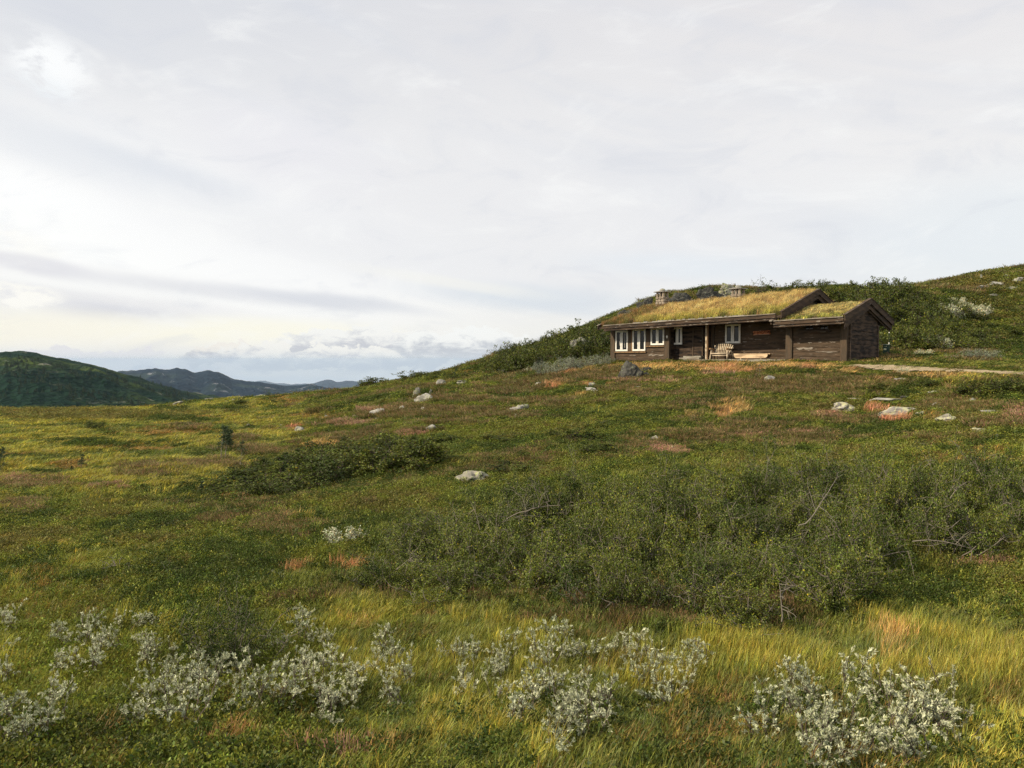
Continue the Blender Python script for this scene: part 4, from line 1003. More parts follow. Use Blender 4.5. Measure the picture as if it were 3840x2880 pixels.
# carved name board
xa, za = F(2825, 1256, WM - .03); xb, zb = F(2888, 1239, WM - .03)
t = NT('sign_wood'); nz = t.noise(t.mapping(t.obj(), (2, 9, 9)), 3, 5)
M_SIGN = t.pbr(t.mix(t.ramp(nz, .3, .7), (.42, .11, .045), (.62, .27, .12)), .7)
t = NT('sign_carving'); M_CARV = t.pbr((.035, .008, .006), .8)
t = NT('sign_edge'); M_SEDGE = t.pbr((.42, .30, .22), .8)
sg = t_('name_board', local_to_world((xa + xb) / 2, WM - .03, (F(2856, 1248, WM - .03)[1]))); sg.rotation_euler[1] = math.radians(-1.5)
tag(sg, 'small carved reddish wooden name board hanging on the cabin wall right of the window', 'sign')
sw = (xb - xa) / 2; sh = .135
r3 = random.Random(2)
outl = [(-sw + .02, -sh), (-sw * .6, -sh + .015), (0, -sh + .01), (sw * .6, -sh + .02), (sw, -sh + .01), (sw + .03, -sh + .07), (sw - .02, 0), (sw + .02, sh - .03), (sw - .03, sh), (sw * .4, sh - .015), (-sw * .3, sh - .02), (-sw + .03, sh - .01), (-sw - .03, sh - .05), (-sw + .03, 0), (-sw - .01, -sh + .05)]
mb = MB(); mb.prismxz(outl, -.03, .02); mb.build('board', M_SIGN, sg, bevel=.006)
mb = MB(); mb.prismxz([(-sw * .92, -sh + .005), (sw * .95, -sh + .012), (sw * .95, -sh + .045), (-sw * .92, -sh + .035)], -.04, -.031); mb.build('lower_edge', M_SEDGE, sg)
mb = MB(); xx = -sw * .56      # the worn carved letters: not legible in the photograph, so strokes of the same size and place
for k in range(11):
    w_ = .05 + .012 * (k % 3); mb.box(xx, xx + .018, -.038, -.03, -.015, .09)
    if k % 2 == 0: mb.box(xx + .018, xx + w_, -.036, -.03, .065, .09)
    if k % 3 != 1: mb.box(xx + .018, xx + w_, -.036, -.03, -.015, .008)
    if k % 2: mb.box(xx + w_ - .014, xx + w_, -.037, -.03, -.015, .07)
    if k % 3 == 0: mb.box(xx + .018, xx + w_, -.0365, -.03, .028, .045)
    xx += w_ + .022
for cx_, s_ in ((-sw * .8, 1), (sw * .78, -1)):
    for a0, a1 in ((0, 0), (.05, .05), (.08, -.02), (.03, -.07), (-.02, -.09)):
        mb.box(cx_ + s_ * a1 - .022, cx_ + s_ * a1 + .022, -.04, -.03, a0 - .045, a0 - .01)
for cx_ in (-sw * .42, sw * .14): mb.box(cx_ - .06, cx_ + .06, -.039, -.03, -.085, -.055)
mb.build('carved_lettering', M_CARV, sg)
# ------------------------------------------------------------------ green cabinet and pole by the wing
g0 = ground_at(3324, 1334); 
eb = empty('utility_cabinet', (g0.x, g0.y, g0.z), math.radians(-40)); tag(eb, 'small dark green metal utility cabinet with a white label, right of the cabin wing', 'cabinet')
t = NT('green_metal'); M_GM = t.pbr((.022, .05, .035), .5, None, .4); t = NT('white_label'); M_LAB = t.pbr((.7, .7, .45), .6); t = NT('grey_lid'); M_LID = t.pbr((.2, .24, .2), .6)
u_ = g0.y / FPX; w_ = 24 * u_ / 1.25; hb = (1334 - 1299) * u_ + .1
addbox('body', M_GM, eb, -w_ / 2, w_ / 2, -w_ / 2, w_ / 2, -.1, hb, bevel=.01); addbox('lid', M_LID, eb, -w_ / 2 - .03, w_ / 2 + .03, -w_ / 2 - .03, w_ / 2 + .03, hb + .002, hb + .04)
addbox('label', M_LAB, eb, -w_ * .36, w_ * .08, -w_ / 2 - .008, -w_ / 2 - .002, hb * .52, hb * .66)
for a_, b_ in ((-.2, -.12), (.05, .15)): addbox('lock', M_LAB, eb, w_ * a_, w_ * b_, -w_ / 2 - .008, -w_ / 2 - .002, hb * .82, hb * .88)
g1 = at_depth(3332, g0.y + .5); pl = empty('snow_stake', (g1.x, g1.y, g1.z)); tag(pl, 'thin marker pole with a white knob on top, rising behind the green cabinet', 'pole')
u_ = g1.y / FPX; zt = (1350 - 1248) * u_ - g1.z; zm = (1350 - 1287) * u_ - g1.z
mb = MB(); mb.tube([(0, 0, -.2), (.0, 0, zt)], .014, 6); mb.build('shaft', M_GM, pl)
mb = MB(); mb.tube([(0, 0, zt - .03), (0, 0, zt + .01), (0, 0, zt + .05)], [.02, .04, .02], 8); mb.build('knob', M_WHITE, pl)
mb = MB(); mb.tube([(0, 0, zm - .07), (0, 0, zm + .05)], .032, 8); mb.build('sleeve', M_WHITE, pl)
# ------------------------------------------------------------------ rocks
def rock_mesh(seed, sx=1., sy=.8, sz=.6, facets=9, sub=4, rough=.12):
    facets += 5; rough *= 1.35
    r_ = random.Random(seed); bm = bmesh.new(); bmesh.ops.create_icosphere(bm, subdivisions=sub, radius=1.0)
    planes = []
    for _ in range(facets):
        d = Vector((r_.gauss(0, 1), r_.gauss(0, 1), r_.gauss(.1, .7))).normalized(); planes.append((d, r_.uniform(.42, .82)))
    off = Vector((seed * 3.1, seed * 1.7, 0))
    for v in bm.verts:
        p = v.co.copy()
        for d, o_ in planes:
            q = p.dot(d) - o_
            if q > 0: p -= d * q * .92
        n_ = mnoise.fractal(p * 2.2 + off, 1.0, 2.0, 5)
        crack = abs(mnoise.noise(p * 3.0 + off * 2)); n_ -= .35 * max(0, .09 - crack) / .09
        p += v.co.normalized() * n_ * rough
        v.co = Vector((p.x * sx, p.y * sy, p.z * sz))
    me = bpy.data.meshes.new('rock'); bm.to_mesh(me); bm.free()
    return me
EXCL = []
def rock(sx, sy, wpx, hpx, label, mat, seed, dep=.8, name='rock', Y=None, yaw=None, sink=.35, facets=9, cat='rock', rough=.12, tilt=0.0):
    g = ground_at(sx, sy) if Y is None else at_depth(sx, Y)
    if name != 'boulder': hpx *= .82
    k = g.y / FPX; w = wpx * k / 2 * 1.12; h = hpx * k
    me = rock_mesh(seed, w, w * dep, h / (1 - sink) * .62, facets, 4, rough)
    o = link(name, me, None, [mat]); o.location = (g.x, g.y + w * dep * .3, g.z + h * .2)
    o.rotation_euler = (0, tilt, (random.Random(seed).uniform(-.5, .5) if yaw is None else yaw))
    tag(o, label, cat); EXCL.append((g.x, g.y + w * dep * .3, w * .62)); return o
rock(2370, 1420, 100, 60, 'big dark angular boulder on the heath below the left windows of the cabin', M_STONED, 14, .8, 'boulder', cat='boulder', facets=-1, rough=.16)
rock(2425, 1392, 62, 24, 'dark flat stone behind the big boulder, with a pale top edge', M_STONED, 9, .5)
rock(2428, 1412, 40, 18, 'small dark stone right of the big boulder', M_STONED, 12, .7)
rock(1588, 1509, 80, 36, 'low pale block lying in front of two upright slabs on the slope', M_STONEW, 21, .45, 'boulder', cat='boulder')
rock(1563, 1486, 26, 56, 'tall leaning pale slab behind the left end of the low block', M_STONEY, 22, .5, tilt=.35, facets=12)
rock(1615, 1483, 17, 26, 'small upright pale slab behind the right end of the low block', M_STONEY, 23, .6)
rock(1650, 1452, 52, 30, 'rounded lichened boulder above the upright slabs', M_STONE, 24, .7)
rock(1118, 1621, 52, 32, 'white wedge-shaped stone beside a red grass tuft in the left field', M_STONEW, 31, .8, facets=14)
rock(2884, 1432, 50, 26, 'white lichened stone on the heath below the long bench', M_STONEW, 41, .7)
rock(2455, 1652, 52, 20, 'flat stone covered in pale yellow lichen, in the middle of the heath', M_STONEY, 42, .7)
rock(2524, 1692, 20, 20, 'small yellowish stone in the pink heather right of the yellow lichened one', M_STONEY, 43, .8)
rock(2390, 1680, 16, 9, 'tiny pale stone left of the two yellow lichened stones', M_STONEW, 44)
rock(1785, 1802, 140, 52, 'mossy lichened rock hump in the shrubs at mid picture', M_STONEG, 51, .9, 'rock_outcrop', rough=.16)
rock(1945, 1545, 84, 34, 'grey ridged rock on the slope left of the heather, with broken face', M_STONE, 61, .7, 'rock_outcrop', rough=.2)
rock(1937, 1568, 20, 14, 'small pale stone just below the grey ridged rock', M_STONEW, 62)
rock(1615, 1612, 52, 20, 'narrow white stone streak lying up the slope', M_STONEW, 63, .5, tilt=-.25)
rock(1422, 1552, 72, 22, 'long pale slab in the pink heather left of the block', M_STONEW, 64, .5, tilt=-.2)
rock(1328, 1566, 36, 10, 'low pale slab left of the long heather slab', M_STONEW, 65, .6)
rock(1508, 1540, 30, 20, 'rounded stone in the heather below the low block', M_STONE, 66)
rock(1588, 1548, 36, 26, 'pale stone in brown heather under the low block', M_STONEY, 67)
rock(1225, 1566, 18, 10, 'small grey stone in the left field, above the white wedge', M_STONE, 68)
rock(1415, 1574, 30, 8, 'thin pale slab under the long heather slab', M_STONEW, 69)
rock(2020, 1446, 54, 16, 'white stone left of the red grass on the slope', M_STONEW, 71, .5, tilt=-.15)
rock(2222, 1448, 34, 20, 'grey stone above the stony patch on the slope', M_STONE, 72)
rock(2226, 1468, 60, 16, 'broken stony patch below the red grass', M_STONE, 73, .8, rough=.25)
rock(2155, 1408, 24, 12, 'small whitish stone under the grey willows', M_STONEW, 74)
rock(2385, 1457, 60, 10, 'thin whitish slab below the big boulder', M_STONEW, 75, .5)
rock(1875, 1600 - 60, 24, 8, 'tiny pale stone left of the grey ridged rock', M_STONEW, 76)
rock(3155, 1540, 92, 34, 'white and grey lichened outcrop at the left end of the rocky patch', M_STONEY, 81, .9, 'rock_outcrop', rough=.22)
rock(3330, 1503, 190, 14, 'long flat grey slab along the top of the rocky patch', M_STONEW, 82, .35, 'rock_slab', rough=.05)
rock(3370, 1556, 180, 34, 'broad yellowish slab behind the bright red grass', M_STONEY, 83, .45, 'rock_slab', rough=.08)
rock(3513, 1527, 28, 26, 'small upright lichened stone in the rocky patch', M_STONEY, 84)
rock(3566, 1582, 110, 26, 'big flat stone with yellow-green lichen at the right of the rocky patch', M_STONEY, 85, .8, 'boulder', rough=.1, cat='boulder')
rock(3655, 1505, 50, 16, 'low grey stone below the long grass beside the track', M_STONE, 86)
rock(3665, 1524, 30, 14, 'lichened lump at the left end of the dark crack', M_STONEY, 87)
rock(3722, 1547, 92, 16, 'flat bare slab near the right edge with a dark crack above', M_STONEW, 88, .5, 'rock_slab', rough=.05)
rock(3685, 1618, 66, 18, 'yellow lichened stone low on the right, under the bare slab', M_STONEY, 89, .7)
rock(3500, 1476, 42, 10, 'small grey slab above the rocky patch', M_STONEW, 90)
rock(3372, 1429, 60, 12, 'grey slab in moss just below the track', M_STONEW, 91, .5)
rock(3297, 1484, 20, 10, 'tiny white stone above the long flat slab', M_STONEW, 92)
rock(3446, 1524, 24, 9, 'small white stone left of the upright lichened one', M_STONEW, 93)
rock(3400, 1494, 60, 10, 'narrow dark ledge at the end of the long flat slab', M_STONED, 94, .4)
rock(3460, 1552, 60, 10, 'pale ledge joining the broad yellowish slab', M_STONEY, 95, .4)
rock(3740, 1640, 14, 12, 'tiny white stone at the right edge under the yellow lichened one', M_STONEW, 96)
rock(3210, 1500, 60, 10, 'mossy pale ledge left of the long flat slab', M_STONEY, 97, .5)
# far left field and crest
rock(665, 1520, 60, 17, 'pale cracked outcrop at the step in the left skyline', M_STONE, 101, .7, 'rock_outcrop', rough=.22, tilt=-.35)
rock(875, 1505, 16, 8, 'small white stone near the left skyline', M_STONEW, 102)
rock(848, 1505, 14, 5, 'smaller white stone left of its twin near the skyline', M_STONEW, 103)
rock(225, 1537, 22, 7, 'low grey stone on the far left skyline', M_STONE, 104)
rock(285, 1533, 70, 5, 'long thin pale ledge on the far left skyline', M_STONEW, 105, .4, 'rock_slab')
rock(48, 1562, 14, 7, 'tiny grey stone at the far left of the field', M_STONE, 106)
rock(172, 1562, 20, 8, 'pale stone beside a little dark bush on the left', M_STONE, 107)
rock(378, 1564, 24, 5, 'flat pale stone in the brown field, left', M_STONEW, 108)
rock(930, 1602, 18, 16, 'white stone by the dark patch left of the red tuft', M_STONEW, 109)
rock(1003, 1580, 22, 5, 'thin white stone in the yellow grass', M_STONEW, 110)
rock(1050, 1597, 14, 6, 'little grey stone left of the white wedge', M_STONE, 111)
rock(975, 1482, 70, 16, 'grey whaleback rock on the skyline with small pines', M_STONE, 112, .6, 'rock_outcrop', Y=112, rough=.06)
rock(1500, 1425, 30, 22, 'dark round boulder standing on the skyline', M_STONED, 113, .8, 'boulder', Y=83, cat='boulder')
rock(1532, 1420, 34, 10, 'dark flat rocks right of the skyline boulder', M_STONED, 114, .6, Y=82)
rock(785, 1492, 60, 8, 'low stony edge along the left skyline', M_STONE, 115, .5, 'rock_outcrop', Y=112)
rock(860, 1487, 46, 6, 'dark stony edge in the middle of the left skyline', M_STONED, 116, .5, 'rock_outcrop', Y=112)
rock(1130, 1520, 36, 9, 'brown stones by a dark hollow in the left field', M_STONED, 117)
rock(1300, 1455, 60, 8, 'thin dark ledge on the middle skyline', M_STONED, 118, .5, 'rock_outcrop', Y=97)
rock(1735, 1440, 60, 18, 'brown ledges under the skyline spruce', M_STONE, 119, .5, 'rock_outcrop', rough=.2)
# rock ridge behind the roof
def cliff(sx, sy_top, w, h, lb, mat, seed, Y, tilt=0., rough=.2):
    k = Y / FPX; d_ = ray(sx, sy_top); W_ = w * k / 2 * 1.1; Hh = h * k
    me = rock_mesh(seed, W_, W_ * .35, Hh * .75, 12, 5, rough); o = link('rock_outcrop', me, None, [mat]); o.location = (d_.x * Y, Y, d_.z * Y - Hh * .45); o.rotation_euler = (0, tilt, .1); tag(o, lb, 'cliff')
cliff(2165, 1278, 90, 54, 'grey cliff patch among the shrubs left of the cabin', M_STONE, 122, 60, .3)
cliff(2265, 1252, 44, 24, 'grey ledge just left of the cabin eaves', M_STONE, 123, 62, .1)
cliff(2330, 1185, 120, 60, 'dark rocky shoulder above the left end of the roof', M_STONED, 134, 65, -.5)
cliff(2415, 1132, 110, 70, 'dark cliff on the ridge just left of the first chimney', M_STONED, 131, 66, -.3)
cliff(2550, 1110, 170, 70, 'dark fissured cliff on the ridge right of the first chimney', M_STONED, 132, 67, -.08)
cliff(2650, 1097, 130, 60, 'fissured cliff in the middle of the ridge between the chimneys', M_STONED, 135, 68, -.2)
cliff(2735, 1078, 100, 60, 'mossy rock crest left of the second chimney', M_STONEG, 133, 69, -.1)
# right hill
for k, (sx, sy, w, h, lb) in enumerate((
 (3682, 1047, 24, 20, 'rounded boulder on the right hill just below its crest'),
 (3775, 1038, 50, 12, 'pale slab right of the round boulder near the hill crest'),
 (3740, 1068, 110, 18, 'largest pale cliff band on the right hill'),
 (3690, 1085, 90, 14, 'lower pale cliff band on the right hill'),
 (3600, 1090, 60, 10, 'pale slab left of the cliff bands on the right hill'),
 (3500, 1086, 60, 8, 'long pale slab near the left end of the hill crest'),
 (3450, 1084, 30, 8, 'pale stone where the hill meets the shrubs'),
 (3545, 1074, 40, 7, 'thin pale streak under the hill crest'),
 (3610, 1062, 24, 9, 'small pale stone in the middle of the hill crest'),
 (3820, 1060, 60, 20, 'pale rock at the right edge of the hill'),
 (3800, 1085, 60, 12, 'pale ledge below the rock at the right edge'),
 (3730, 1110, 40, 8, 'small pale ledge lowest on the right hill'),
 (3650, 1290, 26, 12, 'white stone low on the right slope'),
 (3625, 1284, 40, 9, 'brownish rock left of the white stone on the right slope'))):
    rock(sx, sy, w, h, lb, M_STONEW if k in (2, 3, 4, 5, 12) else M_STONE, 150 + k, .5, rough=.16)

# ------------------------------------------------------------------ shrubs
def tubes(paths, rad):
    """many three-sided tapering twigs at once: paths (n,k,3), rad (n,k)"""
    n, k, _ = paths.shape
    d = np.gradient(paths, axis=1); d = unit(d)
    ref = np.where(np.abs(d[..., 2:3]) < .9, np.array([0, 0, 1.]), np.array([1., 0, 0]))
    u = unit(np.cross(d, ref)); w = np.cross(d, u); V = []
    for q in range(3):
        a = 2.0944 * q; V.append(paths + (u * math.cos(a) + w * math.sin(a)) * rad[..., None])
    V = np.stack(V, 2)                      # n,k,3,3
    b = (np.arange(n) * k * 3)[:, None, None] + (np.arange(k - 1) * 3)[None, :, None]; q = np.arange(3)[None, None]
    q2 = (q + 1) % 3
    Fq = np.stack([b + q, b + q2, b + 3 + q2, b + 3 + q], -1).reshape(-1, 4)
    return V.reshape(-1, 3), Fq
def grow(r, base, dirs, length, k, wander, droop=0.):
    n = len(base); P = np.zeros((n, k, 3)); P[:, 0] = base; d = dirs.copy(); st = (length / (k - 1))[:, None]
    for i in range(1, k):
        d = unit(d + r.normal(0, wander, (n, 3)) + np.array([.03, 0, -droop])); P[:, i] = P[:, i - 1] + d * st
    return P
def sub(r, P, n_each, tmin, lenf, L, spread):
    n, k, _ = P.shape
    t_ = tmin + (1 - tmin) * r.random((n, n_each)); f = t_ * (k - 1); i0 = np.minimum(f.astype(int), k - 2); fr = (f - i0)[..., None]
    ar = np.arange(n)[:, None]; base = P[ar, i0] * (1 - fr) + P[ar, i0 + 1] * fr
    d = unit(P[ar, i0 + 1] - P[ar, i0] + r.normal(0, spread, (n, n_each, 3)) + np.array([0, 0, .15]))
    return base.reshape(-1, 3), d.reshape(-1, 3), (L[:, None] * lenf * (.6 + .7 * r.random((n, n_each)))).ravel()
def shrub_meshes(seed, R, Hh, nleaf, leaf, nb=14, thick=.018, wander=.28, aspect=.75, elev=(.25, 1.1), flat=.55, tmin=.35, off=.55):
    r = np.random.default_rng(seed)
    az = r.random(nb) * 6.283; el = elev[0] + (elev[1] - elev[0]) * r.random(nb)
    d = np.stack([np.cos(az) * np.cos(el), np.sin(az) * np.cos(el), np.sin(el)], 1)
    L = 1.0 / np.sqrt((np.cos(el) / R) ** 2 + (np.sin(el) / Hh) ** 2) * (.75 + .35 * r.random(nb))
    base = np.stack([r.normal(0, R * .12, nb), r.normal(0, R * .12, nb), np.full(nb, -.08)], 1)
    P1 = grow(r, base, d, L, 7, wander * .6, .02)
    b2, d2, L2 = sub(r, P1, 6, .3, .42, L, .75); P2 = grow(r, b2, d2, L2, 5, wander, .0)
    b3, d3, L3 = sub(r, P2, 4, .25, .5, L2, .8); P3 = grow(r, b3, d3, L3, 4, wander, .0)
    V = []; Fc = []; o = 0
    for P, t0 in ((P1, thick), (P2, thick * .5), (P3, thick * .26)):
        k = P.shape[1]; rad = t0 * np.linspace(1, .35, k)[None] * (.7 + .6 * r.random((len(P), 1)))
        v, f = tubes(P, rad); V.append(v); Fc.append(f + o); o += len(v)
    bme = npmesh('branches', np.concatenate(V), np.concatenate(Fc))
    # leaves along the finer twigs
    src = [P3, P3, P2]
    pos = []; ax = []
    for P in src:
        m = nleaf // 3; i = r.integers(0, len(P), m); k = P.shape[1]; f = (tmin + (1 - tmin) * r.random(m)) * (k - 1); i0 = np.minimum(f.astype(int), k - 2); fr = (f - i0)[:, None]
        p = P[i, i0] * (1 - fr) + P[i, i0 + 1] * fr; pos.append(p + r.normal(0, leaf * off, (m, 3))); ax.append(unit(P[i, i0 + 1] - P[i, i0]))
    pos = np.concatenate(pos); ax = np.concatenate(ax)
    pos = pos[pos[:, 2] > .0]; ax = ax[:len(pos)]
    v, f = leaf_quads(pos, leaf * (.6 + .7 * r.random(len(pos))), r, flat, aspect)
    tone = np.exp(r.normal(0, .26, len(pos))); yl = (r.random(len(pos)) < .04)
    C = np.stack([tone, tone, tone], 1) * (1 + r.normal(0, .07, (len(pos), 3))); C[yl] *= np.array([2.0, 1.45, .7])
    return npmesh('foliage', v, f, var=np.repeat(C, 4, 0)), bme
def proto_set(n, seed, leafmat, branchmat, **kw):
    out = []
    for i in range(n):
        a, b = shrub_meshes(seed + i, **kw); a.materials.append(leafmat); b.materials.append(branchmat); out.append((a, b))
    return out
P_BIRCH = proto_set(6, 500, M_BIRCH, M_BRANCH, R=1.1, Hh=.95, nleaf=15000, leaf=.031, nb=22, thick=.013, elev=(.05, 1.0), wander=.30, off=.9)
P_HILL = proto_set(5, 600, M_DARKSHRUB, M_BRANCHD, R=1.0, Hh=1.3, nleaf=5200, leaf=.075, nb=16, thick=.02, elev=(.3, 1.35))
P_GREY = proto_set(3, 700, M_GREYWILLOW, M_BRANCHD, R=1.0, Hh=1.0, nleaf=4200, leaf=.07, nb=20, aspect=.35, flat=.2)
P_SILV = proto_set(2, 720, M_WILLOW, M_BRANCHD, R=1.0, Hh=.9, nleaf=2800, leaf=.09, nb=18, aspect=.4, flat=.2)
P_OPEN = proto_set(2, 740, M_DARKSHRUB, M_BRANCHD, R=.7, Hh=1.5, nleaf=750, leaf=.08, nb=9, thick=.02, elev=(.7, 1.45), tmin=.6)
rs = random.Random(77)
def shrub(protos, loc, rad, hgt, name, label, cat='shrub', group=None, lean=0.0):
    a, b = rs.choice(protos)
    o = empty(name, loc, rs.uniform(0, 6.28)); tag(o, label, cat, group)
    o.scale = (rad, rad, hgt)
    for nm, me in (('branches', b), ('foliage', a)):
        c = bpy.data.objects.new(nm, me); COL.objects.link(c); c.parent = o
    return o
def inpoly(p, poly):
    x, y = p; c = False; n = len(poly)
    for i in range(n):
        x1, y1 = poly[i]; x2, y2 = poly[i - 1]
        if (y1 > y) != (y2 > y) and x < (x2 - x1) * (y - y1) / (y2 - y1) + x1: c = not c
    return c
def fill(poly, spacing, seed, tries=6000, ymax=120):
    """spots on the ground, at least `spacing` apart, inside an outline given by sight lines"""
    r_ = random.Random(seed); pts = []
    sxs = [p[0] for p in poly]; sys_ = [p[1] for p in poly]
    cand = []
    for _ in range(tries // 8):
        g = ground_at(r_.uniform(min(sxs), max(sxs)), r_.uniform(min(sys_), max(sys_)))
        if g.y < ymax and inpoly(project(*g), poly): cand.append(g)
    cand.sort(key=lambda v: r_.random())
    for g in cand:
        s_ = spacing
        if all((g - p).length > s_ for p in pts): pts.append(g)
    return pts
# the birch thicket in front
TF = [(1380, 2240), (1480, 2090), (1750, 2000), (2100, 1945), (2500, 1895), (2900, 1865), (3400, 1860), (4050, 1890), (4050, 2060), (3400, 2100), (3150, 2250), (3080, 2390), (2700, 2400), (2400, 2320), (2000, 2270), (1700, 2250)]
G1 = 'birch shrubs of the dense foreground thicket'
for g in fill(TF, .86, 5, 9000, 40):
    sx, sy = project(*g); edge = sy > 2180
    where = ['left tip', 'left part', 'middle', 'right part', 'right end'][int(np.searchsorted([1800, 2300, 2850, 3400], sx))]; row = 'at the front edge' if edge else ('at the back' if sy < 1940 else ('above the middle' if sy < 2040 else 'below the middle'))
    h_ = rs.uniform(.6, .95) if edge else rs.uniform(.8, 1.45)
    if sx < 1700: h_ *= .7
    shrub(P_BIRCH, (g.x, g.y, g.z - .05), rs.uniform(.6, .88), h_, 'birch_shrub', f'mountain birch of the foreground thicket, {where}, {row}', 'shrub', G1)
TM = [(720, 1810), (900, 1790), (1100, 1745), (1280, 1700), (1450, 1690), (1590, 1700), (1600, 1745), (1400, 1790), (1200, 1830), (1000, 1870), (760, 1865)]
for g in fill(TM, .95, 6, 5000, 60):
    sx, sy = project(*g); k = sstep(800, 1350, sx)
    side = ['far left', 'left', 'middle', 'right'][int(np.searchsorted([950, 1180, 1400], sx))]; rw = 'upper' if sy < 1780 - (sx - 900) * .12 else 'lower'
    shrub(P_HILL, (g.x, g.y, g.z - .05), rs.uniform(.9, 1.2), .32 + .42 * float(k) * rs.uniform(.8, 1.1), 'birch_shrub', f'dark birch in the {rw} {side} of the thicket left of the mossy rock', 'shrub', 'dark shrubs of the second thicket')
for i, (sx, sy, w, h, lb) in enumerate((
 (700, 1830, 200, 26, 'low dark shrub at the left foot of the second thicket'), (1000, 1930, 300, 28, 'dwarf shrub band below the second thicket'), (1700, 1660, 220, 34, 'low shrub trailing off the right end of the second thicket'), (1900, 1650, 200, 30, 'dwarf shrub patch between the second thicket and the mid-slope hollow'), (560, 1845, 160, 20, 'flat dark dwarf shrub left of the second thicket'), (1950, 1760, 220, 36, 'dark low shrub right of the mossy rock'),
 (2150, 1640, 260, 40, 'low dark bilberry shrub in the hollow left of the yellow lichened stones'), (2280, 1690, 200, 36, 'low dark shrub just left of the small pink heather patch'),
 (2700, 1500, 110, 26, 'small dark shrub on the heath below the garden seat'), (2250, 1600, 150, 24, 'dark low shrub in mid slope below the big boulder'),
 (560, 2170, 260, 50, 'grey twiggy low shrub above the left silver willows'), (820, 2140, 260, 46, 'grey-brown dwarf shrub left of the two red tufts'), (1050, 2060, 200, 40, 'brown twiggy dwarf shrub right of the small silver willow'), (640, 1985, 200, 30, 'dark dwarf shrub below the bright green patch on the left'),
 (460, 1650, 90, 12, 'dark shrub line in the left field'), (352, 1612, 80, 36, 'small dark green bush in the left field'), (720, 1600, 120, 16, 'dark bush strip in the upper left field'), (905, 1518, 70, 22, 'little bush above the stone pair near the skyline'), (1050, 1512, 60, 14, 'dark bush right of the leaning dead tree'),
 (318, 1524, 30, 16, 'little round dark bush standing on the left skyline'), (190, 1552, 14, 9, 'tiny round bush at the far left'), (940, 1602, 60, 16, 'dark bush by the white stone in the left field'),
 (1400, 1450, 180, 36, 'green bush band along the middle skyline'), (1560, 1425, 160, 34, 'green bush right of the skyline boulder'), (1250, 1478, 100, 18, 'low bush under the middle skyline'), (1640, 1412, 90, 22, 'green shrub left of the skyline spruce'),
 (3640, 1480, 180, 60, 'leafy green bush with seed heads below the track'), (3780, 1470, 170, 60, 'leafy bush at the right edge below the track'), (3480, 1450, 130, 34, 'green shrub below the middle of the track'), (3300, 1468, 160, 30, 'dark green shrub below the start of the track'))):
    g = ground_at(sx, sy); k = g.y / FPX
    shrub(P_HILL if g.y > 14 else P_BIRCH, (g.x, g.y, g.z - .05), w * k / 2, max(.12, h * k / 1.15), 'low_shrub', lb)
# hillside left of the cabin
G2 = 'shrubs on the hillside left of the cabin'
for g in fill([(1600, 1402), (1750, 1385), (1900, 1350), (2050, 1310), (2160, 1270), (2330, 1215), (2330, 1335), (2290, 1350), (2060, 1368), (1950, 1400), (1800, 1420), (1660, 1436)], 1.25, 8, 8000):
    sx, sy = project(*g); h = (.5 + .9 * float(sstep(1650, 1950, sx))) * rs.uniform(.75, 1.25)
    if sx < 1865 and sy < 1412: continue
    if sy < 1300: h *= .8
    shrub(P_HILL, (g.x, g.y, g.z - .1), rs.uniform(1.0, 1.5), h, 'hillside_shrub', 'green shrub on the hillside left of the cabin, ' + ['at its far left foot', 'in its left part', 'in its middle', 'behind the grey willows', 'near the eaves'][int(np.searchsorted([1720, 1880, 2030, 2190], sx))] + (' near the skyline' if sy < 1290 or (sx < 1900 and sy < 1395) else ''), 'shrub', G2)
for sx, Y, w, h, lb, pr in ((2130, 69, 2.3, 2.0, 'tall round birch standing on the skyline left of the cabin', P_HILL), (2165, 68, 1.6, 1.5, 'tall birch right beside the round skyline birch', P_HILL), (1910, 73, 1.4, 1.4, 'lowest tall shrub of the skyline row left of the cabin', P_OPEN), (2020, 72, 1.4, 1.4, 'shrub with a pointed top in the middle of the skyline row', P_HILL), (2175, 67, 1.3, 1.0, 'thin open shrub on the skyline near the roof', P_OPEN), (1990, 70, 1.6, 1.2, 'dark shrub in the middle of the skyline row', P_HILL),
 (2850, 70, 1.6, 1.5, 'thin open birch rising over the roof ridge, right of the second chimney', P_OPEN), (2800, 68, .9, 1.0, 'wispy twigs just right of the second chimney', P_OPEN), (2900, 69, 1.3, 1.2, 'thin birch left of the main gable peak', P_OPEN), (3310, 70, 2.2, 1.9, 'tallest dark birch on the skyline right of the wing', P_HILL), (3375, 71, 2.0, 1.6, 'rightmost tall dark birch on the skyline', P_HILL), (3260, 70, 1.6, 1.5, 'birch with a feathery top above the wing peak', P_OPEN)):
    g = at_depth(sx, Y); shrub(pr, (g.x, g.y, g.z - .1), w, h, 'birch_tree', lb, 'birch')
